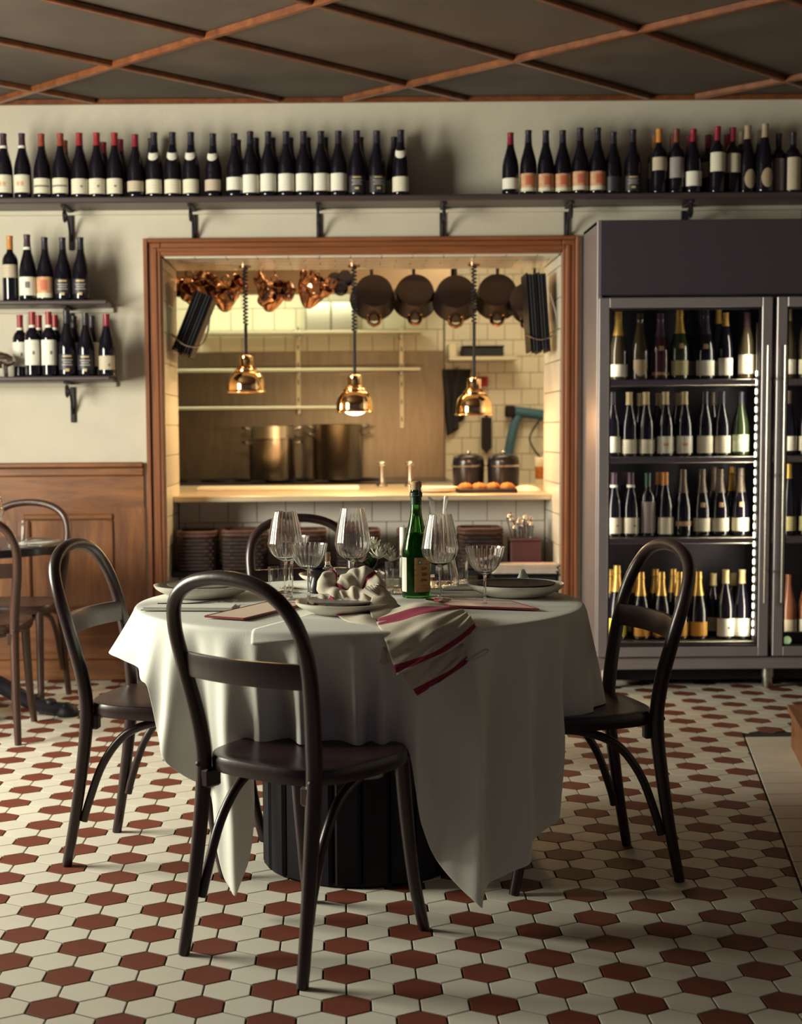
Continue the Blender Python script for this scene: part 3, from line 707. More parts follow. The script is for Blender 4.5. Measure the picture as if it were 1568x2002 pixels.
# striped linen napkin: crumpled over the plate, hanging over the table edge
nap = thing('striped_napkin', 'crumpled natural linen napkin with dark red stripes hanging over the table edge', 'napkin', (0, 0, 0))
def sheet(ctrl, nu, nv, stripes, name, thick=.0022, wob=.002):
    """bicubic sheet from a control net [u][v] of points; stripes = list of (v0,v1)"""
    cols = [spline(r, nv) for r in ctrl]              # along v
    rows = list(zip(*cols)); rows = [spline(r, nu) for r in rows]
    NV = len(rows); mb = MB()
    G = [[p+Vector((0, -wob*sin(i*1.1+j*.7), wob*sin(j*.9+i*.4))) for i, p in enumerate(r)] for j, r in enumerate(rows)]
    def mi(j, i):
        v = (j+.5)/(NV-1); return 1 if any(a <= v <= b for a, b in stripes) else 0
    mb.grid(G, midf=mi)
    o = link(name, mb.mesh(name, [M_napkin, M_stripe], 0), nap)
    s = o.modifiers.new('thickness', 'SOLIDIFY'); s.thickness = thick; s.offset = 0
    s = o.modifiers.new('smooth', 'SUBSURF'); s.levels = 1; s.render_levels = 1
    return o
A = lambda px, py, Y: atY(px, py, Y)
# hanging flap: u = left to right, v = top to bottom
def col(*pts): return [A(*p) for p in pts]
sheet([col((742, 1203, 3.62), (738, 1216, 3.44), (752, 1250, 3.342), (762, 1280, 3.335), (773, 1313, 3.33), (776, 1319, 3.332)),
       col((775, 1190, 3.60), (785, 1208, 3.43), (800, 1240, 3.335), (812, 1270, 3.325), (822, 1294, 3.32), (824, 1300, 3.322)),
       col((815, 1176, 3.60), (830, 1196, 3.45), (848, 1222, 3.345), (860, 1250, 3.325), (868, 1271, 3.32), (870, 1277, 3.322)),
       col((858, 1180, 3.62), (878, 1190, 3.50), (893, 1205, 3.42), (905, 1222, 3.37), (912, 1242, 3.35), (914, 1248, 3.352)),
       col((875, 1186, 3.66), (900, 1190, 3.56), (912, 1198, 3.48), (922, 1208, 3.42), (931, 1225, 3.39), (933, 1228, 3.392))], 5, 10,
      [(.13, .235), (.715, .83)], 'front_fold')
sheet([col((735, 1216, 3.44), (755, 1255, 3.350), (780, 1300, 3.345), (797, 1335, 3.342), (812, 1355, 3.34), (815, 1359, 3.34)),
       col((790, 1210, 3.44), (805, 1250, 3.345), (825, 1290, 3.335), (842, 1318, 3.332), (852, 1331, 3.33), (855, 1337, 3.33)),
       col((850, 1200, 3.47), (860, 1240, 3.36), (872, 1265, 3.345), (890, 1290, 3.34), (898, 1301, 3.338), (900, 1307, 3.338)),
       col((890, 1200, 3.52), (900, 1230, 3.40), (905, 1255, 3.37), (912, 1275, 3.36), (914, 1285, 3.355), (918, 1290, 3.355))], 5, 10,
      [(.73, .95)], 'back_fold')
# hanging loop tab
part('hanging_loop', MB().tube(spline([A(905, 1293, 3.352), A(925, 1284, 3.345), A(948, 1270, 3.34), A(953, 1276, 3.342), A(930, 1288, 3.35), A(910, 1296, 3.356)], 5), .0030, 5, flat=.35), M_napkin, nap)
# left flap sliding over the plate rim
sheet([col((625, 1192, 3.74), (640, 1198, 3.66), (662, 1206, 3.585), (690, 1222, 3.50), (725, 1262, 3.40), (745, 1300, 3.35)),
       col((660, 1176, 3.76), (680, 1186, 3.68), (700, 1198, 3.60), (716, 1213, 3.50), (742, 1250, 3.37), (758, 1294, 3.345)),
       col((705, 1172, 3.76), (718, 1188, 3.68), (728, 1200, 3.60), (738, 1214, 3.50), (752, 1244, 3.38), (764, 1284, 3.345))], 5, 5,
      [(.34, .40)], 'left_fold')
# crumpled heap
def heap(name, px, py, Y, rx, rz, ry, sd_, stripe, n=26):
    c = A(px, py, Y); rnd = random.Random(sd_); ph = [rnd.uniform(0, 6.28) for _ in range(8)]
    G = []
    for i in range(n):
        v = pi*(i+.5)/n; row = []
        for j in range(n*2):
            u = 2*pi*j/(n*2)
            k = 1+.16*sin(2*u+ph[0])*sin(2*v+ph[1])+.13*sin(3*u+ph[2]+2*v)+.07*sin(5*u+ph[3]-3*v)+.04*sin(9*u+ph[4]+4*v)
            row.append((c.x+rx*k*sin(v)*cos(u), c.y+ry*k*sin(v)*sin(u), max(TT+.012, c.z+rz*k*cos(v))))
        G.append(row+[row[0]])
    mb = MB().grid(G, midf=lambda i, j: 1 if stripe[0] <= j % (2*n) <= stripe[1] else 0)
    o = link(name, mb.mesh(name, [M_napkin, M_stripe], 0), nap); s = o.modifiers.new('smooth', 'SUBSURF'); s.levels = 1; s.render_levels = 1
def roll(pts, rad_, stripes, ph):
    P = spline([A(*p) for p in pts], 9); n = len(P); mb = MB()
    mb.tube(P, lambda t: rad_*(.45+.75*sin(pi*min(.96, max(.06, t)))**.7)*(1+.10*sin(t*23+ph)), 14, flat=.78)
    mb.v = [(x, y, max(TT+.014, z)) for x, y, z in [(v[0]+.0030*sin(v[2]*260+ph+v[0]*120), v[1]+.0030*sin(v[0]*230+v[2]*90), v[2]+.0028*sin(v[0]*190+ph*2)) for v in mb.v]]
    for k in range(len(mb.f)):
        t = (k//14)/(n-1)
        if any(a <= t <= b for a, b in stripes): mb.mi[k] = 1
    o = link('crumpled_fold', mb.mesh('crumpled_fold', [M_napkin, M_stripe], 0), nap); q = o.modifiers.new('smooth', 'SUBSURF'); q.levels = 1; q.render_levels = 1
roll([(650, 1124, 3.83), (638, 1142, 3.80), (652, 1166, 3.77), (684, 1180, 3.74), (720, 1188, 3.71)], .030, [(.02, .08)], .4)
roll([(668, 1180, 3.77), (676, 1150, 3.77), (698, 1131, 3.78), (722, 1137, 3.77), (737, 1153, 3.74), (744, 1184, 3.70)], .027, [(.13, .19), (.60, .66)], 2.1)
roll([(606, 1184, 3.75), (628, 1173, 3.75), (655, 1181, 3.73), (692, 1190, 3.70)], .016, [(.12, .22), (.55, .66)], 4.4)
roll([(660, 1172, 3.74), (690, 1164, 3.73), (716, 1172, 3.71), (738, 1190, 3.68)], .020, [], 5.2)
# gathered fan of pleats
for k in range(6):
    x = k/5
    part('pleat', MB().tube(spline([A(742-6*k, 1142+k*2.2, 3.74-.012*k), A(752-2*k, 1160+k*2.5, 3.71-.012*k), A(776-2*k, 1184+k*2.0, 3.68-.012*k), A(790-8*k, 1192+k*3, 3.66-.014*k)], 5), lambda t: .0085-.0025*t, 7, flat=.55), M_napkin, nap)
sheet([col((735, 1144, 3.72), (728, 1165, 3.66), (722, 1190, 3.60), (728, 1210, 3.52)), col((748, 1148, 3.715), (752, 1166, 3.655), (750, 1190, 3.60), (748, 1212, 3.52)), col((760, 1158, 3.715), (776, 1178, 3.66), (784, 1195, 3.61), (790, 1204, 3.54))], 4, 6, [(.0, .07)], 'peak_fold')

# candle, flowers, pepper mill, corked cruet
t = thing('candle', 'tall white candle standing left of the green bottle', 'candle', (*P_(790, 1148), TT))
part('wax', MB().lathe([(0, .004), (.0125, .004), (.0125, .176), (.0115, .179), (0, .178)], 20), M_candle, t)
part('holder', MB().lathe(sprof([(0, 0), (.03, 0), (.031, .003), (.016, .006), (.0145, .03)], 3)+[(.0135, .03), (.0135, .006), (0, .006)], 24), M_cutlery, t)
part('wick', MB().tube([(0, 0, .178), (.001, 0, .186)], .0008, 5), M_blackmatt, t)
fx, fy = P_(722, 1150)
t = thing('flower_vase', 'small vase of white and peach flowers in the table centre', 'flowers', (fx, fy, TT))
part('vase', MB().lathe(sprof([(0, .002), (.018, 0), (.026, .02), (.022, .045), (.014, .055), (.016, .062)], 4)+[(.013, .06), (0, .05)], 24), mat('brown_glass', (.16, .06, .035), .1, trans=.5), t)
rnd = random.Random(5)
petal = lambda L, w: MB().grid([[(u*L, w*(v-.5)*2*sin(pi*min(.98, u*.9+.1)), .010*u*u+.006*abs(v-.5)) for v in (0, .25, .5, .75, 1)] for u in [k/6 for k in range(7)]])
pm = {0: petal(.034, .008).mesh('petal', M_petal), 1: petal(.026, .009).mesh('petal', M_petal2), 2: petal(.045, .014).mesh('leaf', M_leaf)}
for (dx, dy, dz, kind, np_) in ((.012, -.01, .118, 0, 18), (.048, -.005, .100, 0, 18), (.028, -.03, .092, 0, 14), (-.022, -.015, .082, 1, 11), (.064, -.02, .082, 0, 16)):
    st = part('stem', MB().tube(spline([(0, 0, .03), (dx*.4, dy*.4, dz*.6), (dx, dy, dz)], 4), .0014, 5), M_leaf, t)
    for k in range(np_):
        ring_ = k % 3; link('petal', pm[kind], st, (dx, dy, dz), (rnd.uniform(-.3, .3), -.15-.42*ring_+rnd.uniform(-.15, .15), 2*pi*k/np_+rnd.uniform(-.1, .1)))
    part('flower_heart', MB().lathe([(0, .006), (.006, .004), (.008, 0), (0, -.003)], 10), M_petal2 if kind == 0 else M_petal, st, (dx, dy, dz))
for k in range(9):
    link('leaf', pm[2], t, (.003*cos(k), .003*sin(k), .058+.006*(k % 4)), (rnd.uniform(-.4, .4), -.35-.4*rnd.random(), k*.72))
t = thing('pepper_mill', 'black turned pepper mill behind the coupe glass', 'pepper mill', (*P_(621, 1158), TT))
part('mill_body', MB().lathe(sprof([(0, 0), (.024, 0), (.0255, .006), (.024, .02), (.018, .042), (.019, .052), (.024, .062), (.022, .068), (0, .07)], 4), 28), M_pepper, t)
part('mill_head', MB().lathe(sprof([(0, .07), (.016, .07), (.021, .076), (.022, .085), (.017, .096), (.008, .100), (0, .101)], 4), 28), M_pepper, t)
part('knob', MB().lathe(sprof([(0, .100), (.004, .101), (.006, .106), (.003, .111), (0, .112)], 3), 14), M_cutlery, t)
t = thing('corked_cruet', 'small clear cruet bottle with a cork stopper behind the napkin', 'bottle', (*P_(641, 1152), TT))
part('glass', MB().lathe(sprof([(0, 0), (.024, 0), (.026, .004), (.026, .045), (.020, .062), (.009, .072), (.0085, .098)], 4)+[(.0072, .098), (.0072, .074), (.018, .060), (.0245, .045), (.024, .005), (0, .005)], 30), M_clear, t, sharp=55)
part('cork', MB().lathe([(0, .084), (.0066, .084), (.0072, .098), (.0078, .110), (0, .1105)], 14), M_cork, t)
part('dressing', MB().lathe([(0, .0056), (.0236, .0056), (.0240, .044), (.0, .044)], 24), mat('pale_oil', (.85, .80, .60), .05, trans=.7), t)

# ---- small black table by the panelling
t = thing('bistro_table', 'small black bistro table with cast iron foot by the panelled wall', 'table', (-1.60, 6.02, 0))
part('table_top', MB().lathe([(0, .700), (.425, .700), (.432, .704), (.432, .728), (.427, .733), (0, .733)], 48), mat('black_top', (.020, .017, .026), .22), t)
part('column', MB().lathe(sprof([(.05, .10), (.06, .14), (.035, .20), (.028, .35), (.04, .45), (.028, .55), (.03, .66), (.07, .70)], 4), 20), M_iron, t)
for k in range(4):
    a = k*pi/2+.08; f = part('foot', MB().tube(spline([(0, 0, .16), (.12, 0, .15), (.26, 0, .07), (.36, 0, .035), (.43, 0, .03)], 5), lambda u: .040-.014*u, 9), M_iron, t, rot=(0, 0, a))
    for q in range(5): part('scroll', MB().lathe(sprof([(0, -.02), (.02, -.014), (.027, 0), (.02, .014), (0, .02)], 3), 10), M_iron, f, (.16+.065*q, .0, .115-.019*q))
    part('paw', MB().lathe(sprof([(0, 0), (.045, 0), (.048, .02), (.03, .045), (0, .05)], 3), 14), M_iron, f, (.425, 0, 0))
BT = .734
ware('wine_glass', me_wine, 'plain wine glass cut by the left edge on the small black table', 'wine glass', (-1.405, 5.76), z=BT)
ware('tumbler', tumbler_mesh(.105, .048, .040), 'low water tumbler on the small black table', 'tumbler', (-1.315, 5.80), z=BT)
t = thing('folded_napkin', 'white napkin with cutlery on the small black table', 'napkin', (-1.27, 5.98, BT))
part('cloth', MB().prism([(-.09, -.14), (.045, -.15), (.07, .12), (-.04, .14)], 0, .008, 0, .003), M_cloth, t)
t2 = thing('table_fork', 'fork lying on the napkin of the small black table', 'fork', (-1.31, 5.93, BT+.009), (0, 0, .9))
part('handle', MB().tube([(0, 0, .002), (.06, 0, .004), (.11, 0, .003)], .0035, 6), M_cutlery, t2)
part('fork_head', MB().prism([(.10, -.003), (.12, -.011), (.17, -.010), (.17, .010), (.12, .011), (.10, .003)], .001, .004), M_cutlery, t2)
# ================================================================ WALL SHELVES
def bracket_mesh(depth, drop):
    mb = MB().box(-.011, .011, -.012, 0, -drop, 0, 0, .003)
    mb.box(-.011, .011, -depth, 0, -.012, 0, 0, .003)
    mb.tube(spline([(0, -.006, -drop*.80), (0, -.03, -drop*.62), (0, -depth*.30, -drop*.36), (0, -depth*.62, -drop*.17), (0, -depth*.92, -.02)], 5), .006, 6)
    mb.tube([(0, -depth*.80+.026*cos(k*pi/7), -.045+.026*sin(k*pi/7)) for k in range(14)], .006, 6, True)
    return mb.mesh('bracket', M_iron)
def shelf(label, x0, x1, z, depth, brs, drop=.20, th=.028):
    t = thing('wall_shelf', label, 'shelf', (0, WY, z))
    part('board', MB().box(x0, x1, -depth, -.002, -th, 0, 0, .006), M_shelf, t)
    part('wall_cleat', MB().box(x0, x1, -.022, -.002, -th-.022, -th, 0, .003), M_plaster, t)
    me = bracket_mesh(depth*.82, drop)
    for bx in brs: link('bracket', me, t, (bx, -.002, -th))
    return t
SZ = 2.262
shelf('long dark shelf near the ceiling, loaded with wine bottles', XL+.02, 2.5, SZ, .235, [atY(p, 430, WY-.01).x for p in (138, 379, 623, 864, 1107, 1336, 1572)], .185)
S2, S3 = 1.800, 1.452
shelf('upper of two short dark shelves left of the kitchen opening', XL+.02, -1.085, S2, .215, [atY(138, 600, WY-.01).x], .17, .022)
shelf('lower of two short dark shelves left of the kitchen opening', XL+.02, -1.078, S3, .215, [atY(142, 780, WY-.01).x], .19, .022)

# ================================================================ BOTTLES
PROF = {
 'burgundy': [(0, .010), (.024, 0), (.036, 0), (.0405, .005), (.0410, .012), (.0410, .115), (.0400, .138), (.0350, .165), (.0265, .195), (.0190, .222), (.0155, .245), (.0142, .270), (.0142, .283), (.0155, .285), (.0155, .292), (.0140, .294), (0, .294)],
 'bordeaux': [(0, .010), (.024, 0), (.034, 0), (.0375, .004), (.0380, .010), (.0380, .172), (.0370, .190), (.0300, .208), (.0190, .220), (.0150, .230), (.0142, .245), (.0142, .288), (.0155, .290), (.0155, .297), (.0140, .299), (0, .299)],
 'champagne': [(0, .012), (.024, 0), (.038, 0), (.0435, .005), (.0440, .012), (.0440, .110), (.0425, .135), (.0370, .165), (.0280, .200), (.0205, .232), (.0170, .258), (.0158, .278), (.0178, .282), (.0178, .290), (.0150, .294), (.0162, .306), (.0150, .314), (0, .316)],
 'flute': [(0, .010), (.022, 0), (.033, 0), (.0365, .004), (.0370, .010), (.0370, .120), (.0360, .145), (.0320, .180), (.0250, .220), (.0185, .255), (.0150, .285), (.0140, .312), (.0140, .318), (.0152, .320), (.0152, .328), (0, .328)]}
def radius_at(typ, z):
    pr = PROF[typ][4:]
    for k in range(len(pr)-1):
        if pr[k][1] <= z <= pr[k+1][1] and pr[k+1][1] > pr[k][1]:
            t = (z-pr[k][1])/(pr[k+1][1]-pr[k][1]); return pr[k][0]+(pr[k+1][0]-pr[k][0])*t
    return pr[-2][0]
GLASS = {'dark': M_dglass, 'green': mat('dark_green_glass', (.020, .030, .012), .07, coat=.2), 'rose': mat('rose_wine_glass', (.05, .014, .018), .08, coat=.2), 'amber': mat('pale_wine_glass', (.045, .034, .018), .08, coat=.2), 'pink': mat('pink_wine_glass', (.22, .08, .045), .08, coat=.2)}
CAPS = {'black': mat('black_foil', (.022, .018, .030), .38), 'red': mat('red_foil', (.27, .022, .026), .36), 'wine': mat('crimson_foil', (.22, .014, .034), .36), 'rust': mat('rust_foil', (.26, .05, .028), .36), 'orange': mat('orange_foil', (.50, .20, .045), .33), 'gold': mat('gold_foil', (.62, .38, .10), .30, .6), 'tan': mat('tan_foil', (.42, .33, .17), .42), 'purple': mat('plum_foil', (.055, .026, .045), .38), 'brown': mat('brown_foil', (.16, .045, .03), .38), 'buff': mat('buff_foil', (.33, .24, .16), .45), 'greenfoil': mat('green_foil', (.015, .06, .035), .35), 'lattice': mat('bronze_foil', (.13, .095, .075), .42, .3, noise=.6, nscale=220)}
M_lab = {'cream': lines_mat('cream_label', (.66, .61, .48), (.40, .35, .27), 520, .60), 'white': lines_mat('white_label', (.72, .69, .60), (.42, .39, .34), 560, .62), 'tan': lines_mat('tan_paper_label', (.48, .40, .30), (.28, .22, .16), 520, .6),
         'figure': mat('orange_print_label', (.56, .30, .17), .6, noise=.25, nscale=45), 'ink': mat('black_label', (.030, .025, .032), .45), 'yellow': mat('yellow_label', (.62, .50, .08), .45), 'orangelab': mat('amber_label', (.58, .27, .03), .45), 'olive': lines_mat('olive_label', (.40, .36, .17), (.2, .18, .1), 480, .6), 'grey': lines_mat('grey_label', (.26, .22, .22), (.45, .4, .36), 600, .6), 'greenprint': mat('green_print_label', (.42, .46, .34), .55, noise=.3, nscale=60), 'buffoval': mat('buff_label', (.40, .30, .20), .55), 'rosegold': mat('rose_gold_print', (.40, .24, .14), .4)}
M_goldink = mat('gold_ink', (.50, .38, .20), .4); M_whiteink = mat('white_ink', (.42, .38, .36), .5); M_redink = mat('red_ink', (.50, .13, .06), .6); M_orangeink = mat('orange_ink', (.58, .33, .18), .6); M_greyink = mat('grey_ink', (.16, .15, .14), .6)
_mc = {}
def cached(key, fn):
    if key not in _mc: _mc[key] = fn()
    return _mc[key]
FR = -pi/2
def patch(typ, z0, z1, aw, m, name, ac=FR, dr=.0006, nz=4, seg=12):
    return cached((name, typ, round(z0, 4), round(z1, 4), round(aw, 3), m.name, round(ac, 3), dr), lambda: MB().lathe([(radius_at(typ, z0+(z1-z0)*k/nz)+dr, z0+(z1-z0)*k/nz) for k in range(nz+1)], seg, a0=ac-aw/2, a1=ac+aw/2).mesh(name, m))
def bottle(label, group, x, y, z, typ='burgundy', cap='black', lab=None, sc=1., glass='dark', rz=None, lz=(.022, .088), law=2.4, extra=(), foil=None):
    t = thing('wine_bottle' if typ != 'champagne' else 'sparkling_wine_bottle', label, 'bottle', (x, y, z), (0, 0, random.uniform(-.18, .18) if rz is None else rz), group)
    t.scale = (.965+(sc-1)*.5, .965+(sc-1)*.5, sc)
    link('glass_body', cached(('b', typ, glass), lambda: MB().lathe(PROF[typ], 24).mesh('glass_body', GLASS[glass], 50)), t)
    top = PROF[typ][-1][1]
    if cap:
        c0 = foil if foil else {'burgundy': .236, 'bordeaux': .236, 'champagne': .205, 'flute': .262}[typ]
        pr = [(radius_at(typ, c0+(top-.004-c0)*k/9)+.0009, c0+(top-.004-c0)*k/9) for k in range(10)]+[(.0165 if typ == 'champagne' else .0160, top), (0, top+.0012)]
        link('capsule', cached(('c', typ, cap, c0), lambda: MB().lathe(pr, 18).mesh('capsule', CAPS[cap])), t)
    lo = None
    if lab == 'shield':
        lo = link('label', cached(('sh', typ), lambda: MB().grid([[((radius_at(typ, .06)+.0006)*cos(FR+(u-.5)*1.7), (radius_at(typ, .06)+.0006)*sin(FR+(u-.5)*1.7), .095-.008*cos((u-.5)*6)*0-(v)*(.078-.14*(u-.5)**2)) for v in (0, .33, .66, 1)] for u in [k/12 for k in range(13)]]).mesh('label', M_lab['buffoval'])), t)
    elif lab == 'oval':
        lo = link('label', cached(('ov', typ), lambda: MB().grid([[((radius_at(typ, .06)+.0006)*cos(FR+(u-.5)*1.35), (radius_at(typ, .06)+.0006)*sin(FR+(u-.5)*1.35), .062+(v-.5)*.082*sqrt(max(0.02, 1-(2*u-1)**2))) for v in (0, .33, .66, 1)] for u in [k/14 for k in range(15)]]).mesh('label', M_lab['buffoval'])), t)
    elif lab:
        lo = link('label', patch(typ, lz[0], lz[1], law, M_lab[lab], 'label'), t)
    h = lz[1]-lz[0]
    for e in extra:
        if e == 'crest': link('neck_label', cached(('crest', typ), lambda: MB().grid([[((radius_at(typ, .182-.0)+.0006+.0028*0)*0+(radius_at(typ, zz)+.0007)*cos(FR+(u-.5)*2.5), (radius_at(typ, zz)+.0007)*sin(FR+(u-.5)*2.5), zz) for zz in [(.197+.010*(2*u-1)**2)-(.034-.024*(2*u-1)**2)*v for v in (0, .33, .66, 1)]] for u in [k/12 for k in range(13)]]).mesh('neck_label', M_lab['white'])), t)
        if e == 'band': link('neck_band', patch(typ, .226, .238, 2*pi-.01, M_lab['white'], 'neck_band', dr=.0016, nz=2, seg=18), t)
        if e == 'goldband': link('neck_band', patch(typ, .232, .240, 2*pi-.01, M_goldink, 'neck_band', dr=.0016, nz=2, seg=18), t)
        if e == 'medal' : link('medallion', patch(typ, .138, .160, .55, M_lab['rosegold'], 'medallion', nz=3), t)
        if lo is None: continue
        if e == 'stripe': link('printed_band', patch(typ, lz[0]+h*.42, lz[0]+h*.54, law*.86, M_greyink, 'printed_band', dr=.0010, nz=1), lo)
        if e == 'ring':
            for k in (-1, 1): link('emblem', patch(typ, lz[0]+h*.38, lz[0]+h*.60, .36, M_orangeink, 'emblem', ac=FR+.25*k, dr=.0010, nz=1, seg=4), lo)
        if e == 'figure': link('printed_figure', patch(typ, lz[0]+h*.36, lz[0]+h*.86, .80, M_redink, 'printed_figure', ac=FR+.06, dr=.0010, nz=2, seg=5), lo); link('plain_strip', patch(typ, lz[0], lz[0]+h*.22, law, M_lab['cream'], 'plain_strip', dr=.0010, nz=1), lo)
        if e == 'dot': link('emblem', patch(typ, lz[0]+h*.42, lz[0]+h*.56, .26, M_greyink, 'emblem', ac=FR+.30, dr=.0010, nz=1, seg=3), lo)
        if e == 'seal': link('emblem', patch(typ, lz[0]+h*.40, lz[0]+h*.74, .55, M_greyink, 'emblem', ac=FR, dr=.0010, nz=2, seg=5), lo)
        if e == 'sun': link('emblem', patch(typ, lz[0]+h*.44, lz[0]+h*.60, .6, M_orangeink, 'emblem', ac=FR, dr=.0010, nz=1, seg=4), lo)
        if e == 'gilt':
            link('printed_line', patch(typ, lz[0]+h*.86, lz[0]+h*.94, 1.0, M_goldink, 'printed_line', dr=.0010, nz=1), lo)
            for k in range(3): link('printed_line', patch(typ, lz[0]+h*(.46+.12*k), lz[0]+h*(.50+.12*k), 1.25-.3*(k == 1), M_whiteink, 'printed_line', dr=.0010, nz=1), lo)
            link('emblem', patch(typ, lz[0]+h*.16, lz[0]+h*.30, .45, M_goldink, 'emblem', dr=.0010, nz=1, seg=4), lo)
    return t
def xat(px, py, Y): return atY(px, py, Y).x
# --- long top shelf, left run.  (px, type, cap, label, scale, extras, front row?)
FY, BY = WY-.185, WY-.078
LAB_DESC = {'cream': 'cream label', 'white': 'white label', 'tan': 'tan label', 'figure': 'orange pictorial label', 'ink': 'black gilt label', None: 'no visible label', 'grey': 'grey label', 'oval': 'oval buff label', 'shield': 'shield label', 'yellow': 'yellow label', 'orangelab': 'amber label', 'olive': 'olive label', 'greenprint': 'green printed label', 'rosegold': 'gold lines'}
CAP_DESC = {'black': 'black cap', 'red': 'red cap', 'wine': 'crimson cap', 'rust': 'rusty red cap', 'orange': 'orange cap', 'gold': 'gold foil', 'tan': 'tan cap', 'purple': 'plum cap', 'brown': 'brown cap', 'buff': 'buff cap', 'greenfoil': 'green cap', 'lattice': 'bronze foil', None: 'no cap'}
top_left = [(8, 'burgundy', 'purple', 'cream', 1., ('band', 'ring'), (.024, .104)), (44, 'burgundy', 'purple', 'cream', 1., ('band', 'ring'), (.024, .104)),
 (82, 'burgundy', 'rust', 'cream', .99, ('stripe',), (.020, .088)), (119, 'burgundy', 'rust', 'cream', .995, ('stripe',), (.020, .088)),
 (156, 'burgundy', 'red', 'cream', 1., ('dot',), (.016, .084)), (190, 'burgundy', 'red', 'cream', 1., ('dot',), (.016, .084)), (225, 'burgundy', 'red', 'cream', .998, ('dot',), (.016, .084)),
 (265, 'burgundy', 'wine', 'tan', .97, (), (.010, .074)), (302, 'burgundy', 'black', 'cream', 1., ('crest',), (.016, .078)), (338, 'burgundy', 'black', 'cream', 1., ('crest',), (.016, .078)), (374, 'burgundy', 'black', 'cream', .998, ('crest',), (.016, .078)),
 (417, 'burgundy', 'black', 'tan', .975, ('crest',), (.010, .078)), (459, 'burgundy', 'black', 'white', .975, (), (.010, .088)), (490, 'burgundy', 'black', 'white', 1.005, (), (.016, .096))]
top_left += [(p, 'burgundy', 'black', 'white', 1., (), (.022, .100)) for p in (525, 560, 594, 628, 662)]
top_left += [(698, 'burgundy', 'black', 'ink', 1.005, ('gilt',), (.014, .088)), (737, 'burgundy', 'black', 'ink', 1., ('gilt',), (.014, .088)), (784, 'burgundy', 'black', 'cream', 1.01, ('crest',), (.016, .082))]
NLEFT = len(top_left)
for n, (px, ty, cp_, lb_, sc, ex, lz) in enumerate(top_left, 1):
    bottle('%s bottle from left on long top shelf, %s, %s' % (ORD[n], CAP_DESC[cp_], LAB_DESC[lb_]), 'bottles on the long top shelf', xat(px, 330, FY), FY, SZ+.0005, ty, cp_, lb_, sc, lz=lz, extra=ex)
for k, (px, cp_, sc) in enumerate(((127, 'rust', .96), (203, 'wine', .93), (236, 'wine', .97), (296, 'black', .98), (466, 'black', .95), (501, 'black', .975), (533, 'black', .975), (568, 'black', .975), (602, 'black', .975), (636, 'black', .975), (705, 'black', .975), (771, 'black', .975))):
    owner = min(range(NLEFT), key=lambda q: abs(top_left[q][0]-px))+1
    bottle('back-row %s bottle half hidden behind the %s bottle on long top shelf' % (CAP_DESC[cp_].replace(' cap', '-capped'), ORD[owner]), 'back row on the long top shelf', xat(px, 330, BY), BY, SZ+.0005, 'burgundy', cp_, 'cream', sc)
top_right = [(998, 'burgundy', 'wine', 'white', .955, (), (.008, .076)), (1033, 'burgundy', 'black', 'figure', .99, ('figure',), (.012, .094)), (1067, 'burgundy', 'black', 'figure', .985, ('figure',), (.012, .092)), (1100, 'burgundy', 'black', 'figure', .985, ('figure',), (.012, .092)), (1134, 'burgundy', 'black', 'figure', 1.02, ('figure',), (.016, .098)), (1168, 'burgundy', 'black', 'figure', 1.02, ('figure',), (.016, .098)),
 (1199, 'burgundy', 'black', 'ink', .955, (), (.012, .08)), (1237, 'burgundy', 'black', 'ink', .99, ('gilt',), (.012, .08)), (1288, 'bordeaux', 'orange', 'tan', .98, (), (.105, .165)), (1322, 'bordeaux', 'brown', 'grey', .975, (), (.070, .165)), (1355, 'burgundy', 'wine', 'white', .99, (), (.010, .098)),
 (1402, 'bordeaux', 'wine', 'cream', 1.01, (), (.095, .180)), (1432, 'bordeaux', 'wine', 'cream', 1.01, (), (.095, .180)), (1461, 'burgundy', 'buff', 'oval', 1.055, (), (.01, .08)), (1495, 'burgundy', 'buff', 'oval', 1.06, (), (.01, .08)), (1522, 'bordeaux', 'black', 'grey', .915, (), (.012, .172)), (1550, 'bordeaux', 'black', 'tan', .915, (), (.012, .172)), (1580, 'bordeaux', 'black', 'tan', .915, (), (.012, .172))]
for n, (px, ty, cp_, lb_, sc, ex, lz) in enumerate(top_right, 1):
    yy = FY+(.029 if px in (1432, 1461, 1522, 1580) else 0)
    bottle('%s bottle of the right-hand run on long top shelf, %s, %s' % (ORD[n], CAP_DESC[cp_], LAB_DESC[lb_]), 'right-hand bottles on the long top shelf', xat(px, 330, yy), yy, SZ+.0005, ty, cp_, lb_, sc, lz=lz, extra=ex)
for k, (px, cp_, sc, ty) in enumerate(((1281, 'orange', .955, 'bordeaux'), (1315, 'brown', .95, 'bordeaux'), (1348, 'wine', .965, 'burgundy'), (1384, 'wine', .955, 'bordeaux'), (1421, 'wine', .96, 'bordeaux'), (1450, 'buff', 1.02, 'burgundy'), (1486, 'buff', 1.02, 'burgundy'))):
    owner = min(range(len(top_right)), key=lambda q: abs(top_right[q][0]-px))+1
    bottle('back-row %s bottle behind the %s bottle of the right-hand top shelf run' % (CAP_DESC[cp_].replace(' cap', '-capped'), ORD[owner]), 'back row of the right-hand run', xat(px, 330, BY), BY, SZ+.0005, ty, cp_, 'cream', sc, lz=(.09, .165) if ty == 'bordeaux' else (.02, .08))
